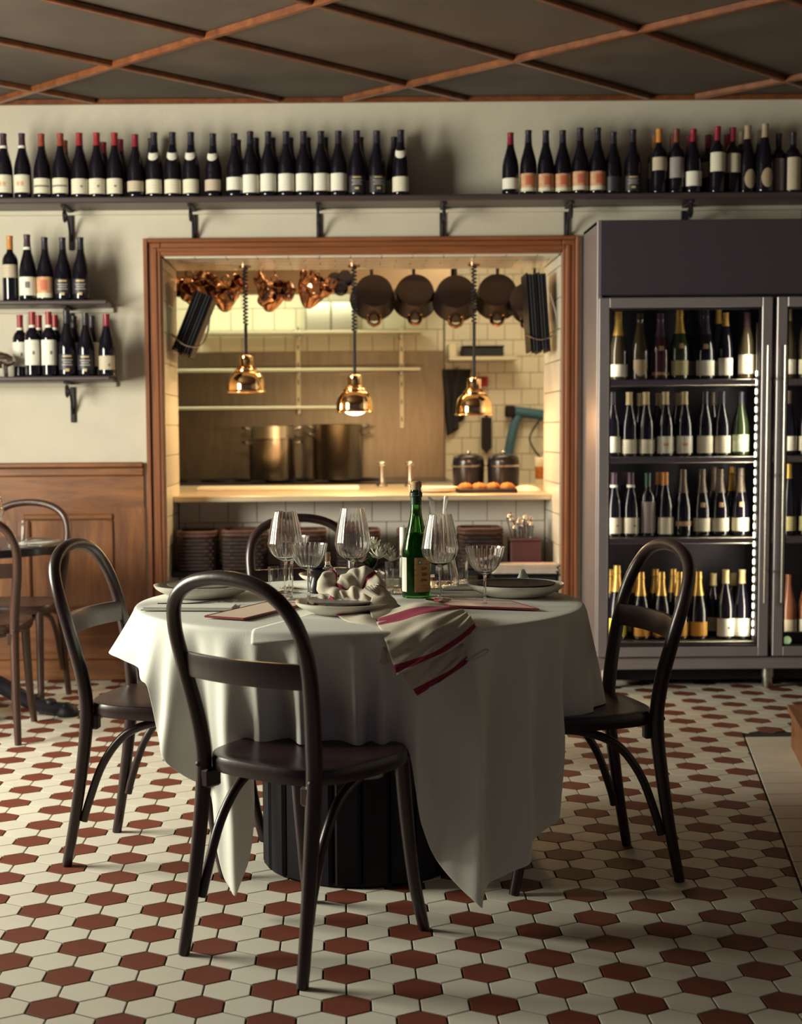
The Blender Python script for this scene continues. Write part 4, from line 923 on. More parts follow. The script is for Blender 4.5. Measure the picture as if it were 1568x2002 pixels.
# --- two short shelves
FS, BS = WY-.165, WY-.088
for n, (px, ty, cp_, lb_, sc, ex, lz) in enumerate(((-14, 'burgundy', 'black', 'cream', 1., (), (.02, .09)), (20, 'bordeaux', 'orange', 'tan', .995, (), (.105, .165)), (54, 'burgundy', 'purple', 'white', 1.03, ('band', 'seal'), (.022, .104)), (88, 'burgundy', 'black', 'figure', .985, ('figure',), (.012, .108)), (123, 'burgundy', 'black', 'ink', .98, ('gilt',), (.008, .098)), (158, 'burgundy', 'black', 'ink', .98, ('gilt',), (.008, .098))), 0):
    if n == 0: continue
    bottle('%s bottle from left on upper short shelf, %s, %s' % (ORD[n], CAP_DESC[cp_], LAB_DESC[lb_]), 'bottles on the upper short shelf', xat(px, 520, FS), FS, S2+.0005, ty, cp_, lb_, sc, lz=lz, extra=ex)
low3 = [(40, 'bordeaux', 'red', 'white', .975, ('band', 'dot'), (.052, .168), BS+.02), (64, 'bordeaux', 'red', 'white', .995, ('band', 'dot'), (.052, .168), FS), (96, 'bordeaux', 'red', 'white', .995, ('band', 'dot'), (.052, .168), FS), (131, 'burgundy', 'black', 'ink', 1.03, ('gilt',), (.006, .098), FS), (168, 'burgundy', 'black', 'ink', .99, ('gilt',), (.006, .098), FS), (209, 'burgundy', 'wine', 'tan', .97, ('dot',), (.008, .095), FS)]
for n, (px, ty, cp_, lb_, sc, ex, lz, yy) in enumerate(low3, 1):
    bottle('%s bottle from left on lower short shelf, %s, %s' % (ORD[n], CAP_DESC[cp_], LAB_DESC[lb_]), 'bottles on the lower short shelf', xat(px, 670, yy), yy, S3+.0005, ty, cp_, lb_, sc, lz=lz, extra=ex)
for px, ty, cp_, own in ((77, 'bordeaux', 'red', 'second'), (108, 'bordeaux', 'red', 'third'), (145, 'burgundy', 'black', 'fourth'), (180, 'burgundy', 'black', 'fifth')):
    bottle('back-row bottle behind the %s bottle on the lower short shelf' % own, 'back row on the lower short shelf', xat(px, 670, BS), BS, S3+.0005, ty, cp_, 'white', .965, lz=(.05, .165), extra=('band',) if ty == 'bordeaux' else ())
# silver figurine at the left end of the lower shelf
t = thing('silver_figurine', 'shiny silver animal figurine cut by the left edge on the lower shelf', 'figurine', (xat(-6, 700, FS), FS, S3+.0005))
part('body', MB().lathe(sprof([(0, -.075), (.022, -.066), (.036, -.03), (.040, .01), (.034, .045), (.024, .066), (.016, .080), (0, .086)], 4), 20, mod=lambda a, z: .06*sin(3*a+40*z)), M_silver, t, (0, 0, .082), (0, rad(96), 0))
for dx in (-.04, .035):
    for dy in (-.018, .018): part('leg', MB().tube([(dx, dy, .06), (dx*1.05, dy, .03), (dx*1.1, dy*1.1, 0)], lambda u: .011-.003*u, 8), M_silver, t)

# ================================================================ WINE FRIDGE
fg = thing('wine_fridge', 'large stainless steel wine fridge with two glass doors on the right', 'fridge', (1.137, 6.55, 0))
FW, FD, FH = 1.60, .392, 2.118
def fp(name, a, m, par=None, bev=.003): return part(name, MB().box(*a, 0, bev), m, par or fg)
fp('side_panel', (0, .022, .012, FD, .12, FH), M_fridge); fp('side_panel', (FW-.022, FW, .012, FD, .12, FH), M_fridge)
fp('back_panel', (.022, FW-.022, FD-.02, FD, .12, FH), M_fridge_in); fp('base_panel', (.0, FW, .0, FD, .095, .150), M_fridge)
fp('header_panel', (.010, FW-.01, -.004, .03, 1.785, FH-.002), M_fridge_dark); fp('top_panel', (0, FW, .03, FD, FH-.02, FH), M_fridge); fp('ceiling_panel', (.022, FW-.022, .03, FD-.02, 1.765, 1.785), M_fridge_in)
fp('divider', (.775, .800, .03, FD-.02, .15, 1.765), M_fridge_in)
fp('plinth', (.10, FW, .10, FD, .03, .10), M_blackmatt)
for lx in (.055, .80, 1.5):
    f = part('foot', MB().lathe([(.022, 0), (.024, .004), (.024, .050), (.029, .052), (.029, .098), (0, .098)], 20), M_steel, fg, (lx, .055, 0))
def door(name, x0, x1, hx):
    z0, z1 = .156, 1.772; w = .046
    d = fp('door', (x0, x0+w, -.022, .012, z0, z1), M_fridge)
    fp('stile', (x1-w, x1, -.022, .012, z0, z1), M_fridge, d); fp('rail', (x0+w, x1-w, -.022, .012, z1-.045, z1), M_fridge, d); fp('rail', (x0+w, x1-w, -.022, .012, z0, z0+.045), M_fridge, d)
    for a in ((x0+w, x0+w+.008, z0+.045, z1-.045), (x1-w-.008, x1-w, z0+.045, z1-.045)): fp('gasket', (a[0], a[1], -.018, .010, a[2], a[3]), M_blackmatt, d, 0)
    for a in ((z1-.053, z1-.045), (z0+.045, z0+.053)): fp('gasket', (x0+w, x1-w, -.018, .010, a[0], a[1]), M_blackmatt, d, 0)
    part('pane', MB().add([(x0+w, -.006, z0+.045), (x1-w, -.006, z0+.045), (x1-w, -.006, z1-.045), (x0+w, -.006, z1-.045)], [(0, 1, 2, 3)], 0, False), M_pane, d)
    h = part('handle', MB().tube([(hx, -.062, .405), (hx, -.062, 1.555)], .0075, 10), M_steel, d)
    for z in (.55, .98, 1.41): part('standoff', MB().tube([(hx, -.062, z), (hx, -.020, z)], .0055, 8), M_steel, h)
door('door', .004, .778, .749); door('door', .799, 1.596, .826)
SHZ = [1.412, 1.064, .697, .222]
wire_dots = MB()
for side, (xa, xb) in enumerate(((.024, .773), (.802, FW-.024))):
    for z in SHZ:
        s = fp('shelf', (xa, xb, .020, FD-.022, z-.030, z-.002), M_steel)
    # LED strip on the upright
    st = part('led_strip', MB().box(xb-.050, xb-.040, .026, .038, .20, 1.66), M_fridge, fg) if side == 0 else part('led_strip', MB().box(xa+.004, xa+.010, .10, .112, .20, 1.70), M_fridge, fg)
    if side == 0:
        led = MB().lathe([(0, -.012), (.0038, -.011), (.0038, .011), (0, .012)], 8).mesh('led', M_led)
        for k in range(34):
            z = .26+k*.0405
            if z < 1.46: link('led', led, st, (xb-.052, .022, z))
kn = part('thermostat_dial', MB().lathe([(0, .012), (.014, .011), (.018, .004), (.019, 0), (0, 0)], 20), M_green_dial, fg, (.874, .004, .225), (rad(90), 0, 0))
fp('control_box', (.845, 1.55, .005, .03, .200-.02, .262), M_blackmatt)
for nm, x, sx_, pw in (('fridge_led_light', 1.137+.712, .02, 3.6), ('fridge_led_light', 1.137+.835, .02, 1.4)):
    area(nm, (x, 6.585, .95), (-1, .45, 0) if nm and x < 1.9 else (1, .4, 0), .02, 1.4, pw, (1, .93, .68), 170)
area('fridge_led_light', (1.137+.035, 6.60, .95), (1, .45, 0), .02, 1.4, 1.8, (1, .93, .72), 170)

# bottles in the fridge
GY, GY2 = 6.55+.115, 6.55+.225
rows = [
 [(1209, 'champagne', 'gold', 'white', .98, (), 'amber', (.016, .072)), (1251, 'champagne', None, 'shield', .96, (), 'amber', (.016, .1)), (1291, 'champagne', 'purple', 'rosegold', .95, ('medal',), 'rose', (.022, .036)), (1328, 'champagne', 'gold', 'olive', 1.02, ('medal',), 'green', (.02, .085)), (1379, 'champagne', 'black', 'white', 1.0, ('medal',), 'dark', (.018, .086)), (1418, 'flute', 'gold', 'white', .92, (), 'dark', (.02, .105)), (1460, 'burgundy', 'purple', 'cream', 1.03, ('sun',), 'amber', (.024, .108))],
 [(1197, 'burgundy', 'black', 'white', 1., (), 'dark', (.02, .092)), (1230, 'burgundy', 'tan', 'cream', 1., (), 'dark', (.014, .078)), (1263, 'burgundy', 'tan', 'cream', 1., (), 'dark', (.014, .078)), (1301, 'burgundy', 'tan', 'white', 1., ('sun',), 'dark', (.014, .092)), (1338, 'burgundy', 'tan', 'white', 1., ('sun',), 'dark', (.014, .092)), (1378, 'burgundy', 'black', 'cream', 1., (), 'dark', (.014, .092)), (1411, 'burgundy', 'black', 'cream', 1., (), 'dark', (.014, .092)), (1448, 'burgundy', 'black', 'greenprint', .99, (), 'green', (.02, .098))],
 [(1200, 'burgundy', 'purple', 'cream', 1., ('band', 'dot'), 'dark', (.016, .088)), (1233, 'burgundy', 'purple', 'cream', 1., ('band', 'dot'), 'dark', (.016, .088)), (1266, 'bordeaux', 'greenfoil', 'grey', .975, (), 'dark', (.018, .165)), (1300, 'burgundy', 'orange', 'cream', 1., (), 'dark', (.012, .088)), (1335, 'champagne', 'lattice', 'rosegold', .97, (), 'dark', (.05, .072)), (1372, 'champagne', 'lattice', 'cream', .97, ('medal',), 'dark', (.024, .086)), (1407, 'champagne', 'lattice', 'cream', .97, ('medal',), 'dark', (.024, .086)), (1447, 'champagne', 'lattice', 'cream', .98, ('medal',), 'dark', (.024, .086))],
 [(1206, 'champagne', 'gold', 'yellow', 1.08, (), 'dark', (.016, .092)), (1253, 'champagne', 'gold', 'orangelab', .98, (), 'dark', (.016, .082)), (1293, 'champagne', 'gold', 'orangelab', .98, (), 'dark', (.016, .082)), (1328, 'champagne', 'gold', 'orangelab', .98, (), 'dark', (.016, .082)), (1365, 'champagne', 'gold', 'orangelab', .98, (), 'dark', (.016, .082)), (1418, 'burgundy', 'tan', 'white', 1.08, ('dot',), 'dark', (.012, .088)), (1450, 'burgundy', 'tan', 'white', 1.08, ('dot',), 'dark', (.012, .088))]]
RN = ['top', 'second', 'third', 'bottom']; PYR = [660, 820, 980, 1180]
for r, row in enumerate(rows):
    for n, (px, ty, cp_, lb_, sc, ex, gl, lz) in enumerate(row, 1):
        bottle('%s bottle from left, %s shelf of left fridge door, %s, %s' % (ORD[n], RN[r], CAP_DESC[cp_], LAB_DESC[lb_]), 'bottles on the %s fridge shelf' % RN[r], xat(px, PYR[r], GY), GY, SHZ[r]-.001, ty, cp_, lb_, sc, gl, lz=lz, extra=ex)
BK = [[(1404, 'flute', 'gold'), (1345, 'champagne', 'black')], [(1251, 'burgundy', 'tan'), (1288, 'burgundy', 'tan'), (1325, 'burgundy', 'tan'), (1393, 'burgundy', 'lattice')], [(1221, 'burgundy', 'purple'), (1288, 'burgundy', 'orange'), (1395, 'champagne', 'lattice'), (1430, 'champagne', 'gold')], [(1193, 'champagne', 'gold'), (1243, 'champagne', 'gold'), (1281, 'champagne', 'gold'), (1316, 'champagne', 'gold'), (1354, 'champagne', 'gold'), (1394, 'burgundy', 'tan'), (1433, 'burgundy', 'tan')]]
for r, row in enumerate(BK):
    for n, (px, ty, cp_) in enumerate(row):
        own = min(range(len(rows[r])), key=lambda q: abs(rows[r][q][0]-px))+1
        side = 'left' if px < rows[r][own-1][0] else 'right'
        bottle('back-row bottle with %s, showing %s of the %s bottle, %s fridge shelf' % (CAP_DESC[cp_], side, ORD[own], RN[r]), 'back row on the %s fridge shelf' % RN[r], xat(px, PYR[r], GY2), GY2, SHZ[r]-.001, ty, cp_, 'cream', .99)
RD = [[('flute', 'tan', 'white', 'amber'), ('flute', 'tan', 'cream', 'amber')], [('burgundy', 'lattice', 'white', 'dark'), ('burgundy', 'lattice', 'cream', 'dark')], [('flute', 'gold', 'olive', 'dark'), ('flute', 'gold', 'olive', 'dark')], [('burgundy', None, 'tan', 'pink'), ('burgundy', None, 'white', 'pink')]]
for r, row in enumerate(RD):
    for n, (ty, cp_, lb_, gl) in enumerate(row):
        bottle('%s bottle on the %s shelf behind the right fridge door, %s, %s' % (('nearest-to-handle', 'right-edge')[n], RN[r], CAP_DESC[cp_], LAB_DESC[lb_]), 'bottles behind the right fridge door', xat(1541+35*n, PYR[r], GY), GY, SHZ[r]-.001, ty, cp_, lb_, 1., gl)
# ================================================================ PASS COUNTER AND KITCHEN
PCZ = .872
t = thing('pass_counter', 'steel pass counter across the kitchen opening', 'counter', (0, 7.2, PCZ))
part('counter_top', MB().box(OX0+.007, OX1-.007, .0, .31, -.030, 0, 0, .004).box(-1.3, 1.45, .31, 1.45, -.030, 0, 0, .004), mat('counter_steel', (.74, .58, .40), .32, .35, noise=.1, nscale=5, stretch=(1, 8, 1)), t)
part('counter_base', MB().box(-1.3, 1.45, .34, 1.40, -.87, -.030), M_steel, t)
# stove
t = thing('stove', 'black topped stove at the back of the kitchen', 'stove', (-.45, 9.5, 0))
part('body', MB().box(-1.2, 1.15, -.42, .55, 0, .84, 0, .01), M_steel, t); part('hob', MB().box(-1.2, 1.15, -.44, .55, .84, .866, 0, .006), M_black, t)
for k in range(4): part('pan_support', MB().tube([(-.75+.42*k+.16*cos(a*pi/8), .05+.16*sin(a*pi/8), .872) for a in range(16)], .008, 6, True), M_black, t)
# steel splashback, shelves
t = thing('steel_splashback', 'brushed steel sheet on the kitchen wall behind the stove', 'splashback', (0, KY, 0))
part('sheet', MB().box(-1.6, .692, -.018, -.008, .80, 1.735), M_steelpan, t)
for x in (-1.0, -.4, .2): part('seam', MB().box(x-.004, x+.004, -.0205, -.017, .80, 1.735), M_steelpan, t)
for lab, py, xa, xb in (('top steel shelf on the kitchen wall', 648, 385, 826), ('middle steel shelf on the kitchen wall', 722, 345, 822), ('lowest steel shelf on the kitchen wall, above the stockpots', 796, 345, 662)):
    Y = 9.86; a = atY(xa, py, Y); b = atY(xb, py, Y); t = thing('steel_shelf', lab, 'shelf', (0, KY-.02, a.z))
    x0, x1 = (a.x if xa > 350 else -1.55), b.x
    part('shelf_board', MB().box(x0, x1, -.24, -.002, -.022, 0, 0, .004), mat('shelf_steel', (.72, .68, .56), .35, .5), t)
    for px in (585, 785):
        bx = atY(px, py, Y).x
        if bx < x1: part('bracket', MB().box(bx-.012, bx+.012, -.20, -.002, -.055, -.022, 0, .003), M_steel, t)
for px, y0, y1 in ((583, 640, 800), (785, 640, 838)):
    x = atY(px, 720, KY-.03).x; z1 = atY(px, y0, KY-.03).z; z0 = atY(px, y1, KY-.03).z
    t = thing('shelf_upright', '%s steel upright carrying the kitchen shelves' % ('left' if px < 600 else 'right'), 'upright', (x, KY-.02, z0))
    part('channel', MB().box(-.016, .016, -.014, 0, 0, z1-z0, 0, .003), mat('shelf_steel', (.72, .68, .56), .35, .5), t)
    for k in range(5): part('slot', MB().box(-.004, .004, -.0148, -.013, .05+.12*k, .08+.12*k), M_blackmatt, t)
# small right-hand shelf with a black box
a = atY(878, 697, 9.86); b = atY(1012, 697, 9.86); t = thing('wall_rack_shelf', 'short pale shelf on the right of the kitchen wall', 'shelf', (0, KY-.008, a.z))
part('shelf_board', MB().box(a.x, b.x, -.24, -.002, -.03, 0, 0, .006), mat('shelf_steel', (.72, .68, .56), .35, .5), t); part('end_plate', MB().box(a.x, a.x+.05, -.23, -.002, 0, .09, 0, .004), mat('shelf_steel', (.72, .68, .56), .35, .5), t)
t = thing('black_tray_box', 'black box on the short right-hand kitchen shelf', 'box', ((a.x+b.x)/2, KY-.13, a.z+.001))
part('box_body', MB().box(-.14, .14, -.09, .09, 0, .060, 0, .006), M_blackmatt, t); part('lid', MB().box(-.145, .145, -.094, .094, .060, .072, 0, .004), M_black, t)
# leaning sheet pans on the top shelf
zt = atY(385, 648, 9.86).z
for n, px in enumerate((622, 672)):
    t = thing('sheet_pan', '%s steel sheet pan leaning on the top kitchen shelf' % ('left' if n == 0 else 'right'), 'pan', (atY(px, 620, 9.95).x, 9.98, zt+.001), (rad(-9), 0, 0), 'leaning sheet pans')
    part('sheet', MB().box(-.085, .085, 0, .004, 0, .21), M_steel, t)
    for q in ((-.088, -.080, 0, .21), (.080, .088, 0, .21), (-.088, .088, .205, .213)): part('rim', MB().box(q[0], q[1], -.008, .006, q[2], q[3], 0, .002), M_steelpan, t)
# extractor hood
hz = atY(500, 572, 9.25).z
t = thing('extractor_hood', 'brown steel extractor hood over the stove', 'hood', (-.5, 9.25, hz))
hm = mat('hood_steel', (.34, .25, .18), .45, .5)
part('canopy', MB().box(-1.2, 1.2, 0, .02, 0, .45).box(-1.2, 1.2, .02, .78, .30, .32).box(-1.2, -1.18, 0, .78, 0, .45).box(1.18, 1.2, 0, .78, 0, .45), hm, t); part('gutter', MB().box(-1.2, 1.2, -.012, .03, -.012, .012, 0, .004), hm, t)
for k in range(6): part('filter', MB().box(-1.15+.385*k, -.79+.385*k, .06, .70, .27, .295), M_steel, t)
# stockpots
def stockpot(label, px0, px1, py0, py1, Y, two):
    a, b = atY(px0, py1, Y), atY(px1, py0, Y); r = (b.x-a.x)/2; h = b.z-a.z; base = .868+.012
    t = thing('stockpot', label, 'pot', ((a.x+b.x)/2, Y, base), (0, 0, .1)); h = b.z-base
    ms = mat('pot_steel', (.60, .50, .40), .24, 1., noise=.08, nscale=6, stretch=(12, 12, .2))
    if two:
        part('body', MB().lathe([(0, 0), (r*.96, 0), (r, .012), (r, h*.74), (r*1.02, h*.75), (r*1.02, h*.765), (r*.97, h*.765), (0, h*.765)], 40), ms, t)
        part('upper_pot', MB().lathe([(r*.93, h*.77), (r*.93, h*.99), (r*.96, h), (r*.92, h*1.0), (r*.90, h*.80), (0, h*.80)], 40), mat('pot_steel_light', (.72, .66, .55), .3, .9), t)
    else:
        part('body', MB().lathe([(0, 0), (r*.96, 0), (r, .012), (r, h*.985), (r*1.02, h), (r*.99, h), (r*.985, .02), (0, .02)], 40), ms, t)
    for zz in ((h*.66, h*.93) if two else (h*.80, h*.93)):
        for s in (-1, 1): part('handle', MB().tube(spline([(s*r*.98, -.05, zz), (s*(r+.03), -.045, zz+.012), (s*(r+.045), 0, zz+.018), (s*(r+.03), .045, zz+.012), (s*r*.98, .05, zz)], 4), .008, 7), M_cutlery, t)
stockpot('two-tier steel stockpot on the stove, left one', 488, 577, 832, 942, 9.35, True)
stockpot('tall plain steel stockpot on the stove, right one', 612, 708, 829, 943, 9.35, False)
# things on the counter
def onc(px, py): v = atZ(px, py, PCZ+.001); return (v.x, min(v.y, 8.6), PCZ+.001)
t = thing('cutting_board', 'long white cutting board on the kitchen side of the counter', 'cutting board', (*onc(545, 957)[:2], PCZ+.001))
part('board', MB().box(-.44, .44, -.12, .12, 0, .018, 0, .004), M_paper, t)
t = thing('serving_plates', 'stack of white plates on the pass counter behind the green bottle', 'plates', (*onc(848, 962)[:2], PCZ+.001))
for k in range(3): part('plate', plate_mesh(.128, .014), M_paper, t, (0, 0, .006*k))
bx, by, _ = onc(950, 962)
t = thing('bread_tray', 'black tray holding pastries on the pass counter', 'tray', (bx, by, PCZ+.001))
part('tray_base', MB().box(-.145, .145, -.09, .09, 0, .008, 0, .003), M_blackmatt, t)
for q in ((-.150, .150, -.095, -.086), (-.150, .150, .086, .095), (-.150, -.141, -.095, .095), (.141, .150, -.095, .095)): part('rim', MB().box(q[0], q[1], q[2], q[3], 0, .020, 0, .003), M_blackmatt, t)
for n, (dx, dy, L, an, lab) in enumerate(((-.108, -.02, .062, .2, 'leftmost darker golden pastry'), (-.037, -.02, .064, -.2, 'second golden pastry'), (.036, -.01, .064, .3, 'third golden pastry'), (.107, -.02, .062, -.2, 'rightmost pale pastry'))):
    t2 = thing('pastry', lab+' on the black counter tray', 'pastry', (bx+dx, by+dy, PCZ+.010), (0, 0, an), 'pastries on the tray')
    part('crust', MB().tube(spline([(-L*.62, .015, .010), (-L/3, 0, .018), (0, -.006, .020), (L/3, 0, .018), (L*.62, .015, .010)], 5), lambda u: .006+.015*sin(pi*min(.97, max(.03, u)))*(1+.12*sin(u*28)), 12), M_bread, t2)
    for k in range(4): part('ridge', MB().tube([(-L*.26+L*.17*k, .017*cos(a), .018+.018*sin(a)) for a in [pi*q/8 for q in range(9)]], .0035, 5), M_bread, t2)
for n, px in enumerate((916, 984)):
    x, y, z = onc(px, 951)
    t = thing('soup_kettle', '%s black lidded soup kettle on the counter' % ('left' if n == 0 else 'right'), 'kettle', (x, y, z), group='black soup kettles')
    part('body', MB().lathe([(0, 0), (.080, 0), (.088, .01), (.090, .11), (.094, .114), (.094, .122), (0, .122)], 32), M_black, t)
    part('lid', MB().lathe(sprof([(.090, .122), (.088, .15), (.074, .172), (.03, .182), (0, .183)], 4), 32), M_black, t)
    part('band', MB().lathe([(.0945, .112), (.0965, .116), (.0945, .122)], 32), M_cutlery, t)
    part('knob', MB().lathe(sprof([(0, .182), (.008, .183), (.014, .192), (.008, .2), (0, .201)], 3), 14), M_cutlery, t)
for n, px in enumerate((752, 811)):
    x, y, z = onc(px, 958)
    t = thing('oil_pourer', '%s slim steel pourer with round top on the counter' % ('left' if n == 0 else 'right'), 'pourer', (x, 8.3, z), group='steel pourers')
    part('stem', MB().lathe(sprof([(0, 0), (.030, 0), (.030, .012), (.016, .02), (.013, .10), (.016, .118), (0, .12)], 3), 16), M_steel, t)
    part('cap', MB().lathe(sprof([(0, .118), (.022, .119), (.025, .128), (.016, .140), (0, .143)], 3), 16), M_cutlery, t)
x, y, z = onc(1035, 962)
t = thing('paper_bag', 'crumpled white paper on the right end of the counter', 'paper', (x-.01, y+.05, z))
G = [[(.075*(1-.06*sin(5*u+2*v))*cos(u)*sin(v), .06*sin(u)*sin(v), max(0, .026*cos(v)*(1+.3*sin(4*u+v)))+.001) for u in [2*pi*k/24 for k in range(25)]] for v in [pi*.5*q/8+.02 for q in range(9)]]
part('paper', MB().grid(G), M_paper, t)
# things hanging on the right-hand kitchen wall
def atw(px, py, d=.05): return atY(px, py, KY-d)
p = atw(893, 785); t = thing('hanging_apron', 'dark apron hanging on the kitchen wall behind the right heat lamp', 'apron', p)
part('cloth', MB().grid([[(-.10+.20*u+(.03*v if u < .5 else -.05*v), -.012*sin(u*14), .22-.46*v*(1-.25*u)) for v in [k/8 for k in range(9)]] for u in [k/14 for k in range(15)]]), M_blackmatt, t)
part('hook', MB().tube([(0, .045, .23), (0, 0, .22), (0, -.015, .235)], .005, 6), M_steel, t)
p = atw(951, 850); t = thing('knife_sheath', 'black pointed paddle hanging on the tiled kitchen wall', 'utensil', p)
part('blade_cover', MB().prism([(-.036, -.09), (0, -.13), (.036, -.09), (.036, .12), (-.036, .12)], -.008, .008).xf(Matrix.Rotation(rad(90), 4, 'X')), M_black, t); part('handle', MB().tube([(0, 0, .12), (0, 0, .18)], .010, 8), M_blackmatt, t)
p = atw(944, 745); t = thing('red_oven_mitt', 'small red cloth hanging beside the right heat lamp', 'cloth', p)
part('cloth', MB().grid([[(-.035+.07*u, -.01*sin(u*9), .03-.07*v) for v in (0, .5, 1)] for u in [k/8 for k in range(9)]]), M_redp, t); part('loop', MB().tube([(0, .04, .035), (0, 0, .03)], .003, 5), M_redp, t)
p = atw(1000, 850); t = thing('blue_shower_arm', 'blue pre-rinse hose and arm by the right side of the kitchen', 'hose', p)
part('hose', MB().tube(spline([(-.03, 0, -.20), (-.01, -.02, -.05), (.02, -.02, .08), (.05, -.01, .14)], 6), .032, 12), M_blue, t)
part('arm', MB().tube([(.02, -.02, .16), (.10, -.02, .15), (.24, -.02, .13)], .035, 10), M_blue, t)
part('clamp', MB().box(-.05, .02, -.06, .01, .12, .20, 0, .01), M_black, t)
part('spring', MB().tube(spline([(.19, -.03, .10), (.12, -.05, -.02), (.17, -.05, -.13), (.26, -.04, -.20)], 8), .007, 6), M_black, t)
p = atw(1038, 905, .30); t = thing('seasoning_tub', 'pale tub with coloured label at the right end of the kitchen', 'tub', (p.x, p.y-.5, PCZ+.001))
t.location = (1.18, 8.5, PCZ+.001)
part('tub', MB().lathe([(0, 0), (.060, 0), (.066, .15), (.070, .155), (0, .158)], 24), M_paper, t); part('band', MB().lathe([(.0635, .03), (.066, .10)], 24), M_bread, t)

# ---- copper heat lamps over the pass
LY = 7.30
me_shade = MB().lathe(sprof([(.100, 0), (.1005, .004), (.094, .010), (.092, .045), (.085, .075), (.070, .097), (.056, .106)], 4)+[(.058, .107), (.058, .114), (.052, .118), (.044, .126)]+[(.042, .124), (.050, .114), (.054, .104)]+sprof([(.068, .095), (.083, .073), (.090, .045), (.092, .010), (.098, .002)], 4), 40).mesh('shade', M_copper, 50)
me_cap = MB().lathe([(.044, .126), (.040, .130), (.036, .135), (.036, .180), (.030, .186), (.010, .190), (0, .190)], 28).mesh('cap', M_copper, 40)
me_vent = MB().lathe([(.040, .118), (.048, .126), (.040, .133)], 28).mesh('vent_ring', M_copper_old, 40)
for n, (px, py, bm, lab) in enumerate(((482, 768, M_bulb, 'left copper heat lamp hanging in the kitchen opening'), (694, 806, M_bulb, 'middle copper heat lamp with glowing bulb in the kitchen opening'), (927, 812, M_bulbred, 'right copper heat lamp with red bulb in the kitchen opening'))):
    p = atY(px, py, LY); t = thing('heat_lamp', lab, 'lamp', p, group='copper heat lamps')
    link('shade', me_shade, t); link('cap', me_cap, t); link('vent_ring', me_vent, t)
    dz = -.004 if n == 1 else .026
    part('bulb', MB().lathe(sprof([(0, -.010), (.030, -.006), (.055, .010), (.050, .030), (.025, .06), (.018, .09), (0, .09)], 4), 24), bm, t, (0, 0, dz))
    top = OZ1-.004-p.z; cc = .34+.06*n
    part('cord', MB().tube([(0, 0, .188), (0, 0, cc)], .008, 8), M_blackmatt, t)
    nt_ = int((top-cc)/.018)
    part('coil_cord', MB().tube([(.0105*cos(k*pi/4), .0105*sin(k*pi/4), cc+(top-cc)*k/(nt_*8)) for k in range(nt_*8+1)], .0045, 5), M_blackmatt, t)
    part('ceiling_rose', MB().lathe([(0, top), (.03, top), (.03, top-.012), (0, top-.014)], 16), M_copper_old, t)
    l = bpy.data.lights.new('lamp_light', 'POINT'); l.energy = (5.0, 19.0, 13.0)[n]; l.color = ((1, .66, .30), (1, .70, .34), (1, .56, .24))[n]; l.shadow_soft_size = .04
    lo = bpy.data.objects.new('lamp_light', l); COL.objects.link(lo); lo.location = (p.x, p.y, p.z-.03)
# ---- rail with hanging pans and copper moulds
t = thing('hanging_rail', 'steel rail above the kitchen opening that carries the pans', 'rail', (0, 7.66, 2.055))
part('bar', MB().tube([(-.95, 0, 0), (1.10, 0, 0)], .010, 8), M_steel, t)
for x in (-.9, .1, 1.05): part('hanger', MB().tube([(x, 0, 0), (x, 0, .62)], .007, 6), M_steel, t)
me_panb = MB().lathe(sprof([(0, .0), (.076, 0), (.084, .005), (.090, .02), (.104, .085), (.108, .095)], 3)+[(.105, .095), (.098, .07), (.084, .012), (0, .008)], 36).mesh('body', M_pan, 50)
me_rivet = MB().lathe([(0, .006), (.006, .004), (.007, 0)], 8).mesh('rivet', M_copper_old)
for n, (px, py, sc, rz) in enumerate(((731, 574, 1.12, .08), (811, 573, 1.12, .0), (891, 576, 1.14, -.06), (972, 573, 1.14, -.12), (1030, 585, 1.0, -.5))):
    c = atY(px, py, 7.61+.10*(n % 2))
    t = thing('saucepan', ('%s dark saucepan from the left hanging bottom-out on the rail' % ORD[n+1]) if n < 4 else 'dark saucepan half hidden behind the right-hand tray stack', 'saucepan', c, (rad(90+14), 0, rz), 'saucepans on the rail'); t.scale = (sc, sc, sc)
    t.rotation_euler = (rad(90-24), 0, rz)
    o = link('body', me_panb, t, (0, 0, .03), (pi, 0, 0))
    o = part('handle', MB().tube(spline([(-.03, -.100, -.05), (-.022, -.128, -.045), (0, -.142, -.042), (.022, -.128, -.045), (.03, -.100, -.05)], 4), .0085, 8), M_copper_old, t)
    part('long_handle', MB().tube([(0, .100, -.05), (0, .15, -.052), (0, .20, -.03)], .008, 8), M_pan, t)
    tl = t.rotation_euler.to_matrix().inverted() @ (Vector((c.x, 7.66, 2.055))-c)/sc
    part('hook', MB().tube([(0, .19, -.035), tl], .003, 5), M_steel, t)
    for s in (-1, 1): link('rivet', me_rivet, t, (s*.028, -.092, -.035), (rad(60), 0, 0))
me_mould = MB().lathe(sprof([(0, -.085), (.016, -.080), (.040, -.045), (.056, -.008), (.062, .03), (.070, .034)], 4)+[(.068, .036), (.058, .028), (.03, -.04), (0, -.07)], 48, mod=lambda a, z: .13*cos(8*a) if z < .025 else 0).mesh('body', M_copper_old, 50)
me_small = MB().lathe(sprof([(0, -.04), (.018, -.034), (.028, -.006), (.034, .010), (.038, .012)], 3)+[(.036, .013), (.02, -.02), (0, -.03)], 32, mod=lambda a, z: .14*cos(7*a) if z < .01 else 0).mesh('small_mould', M_copper_old, 50)
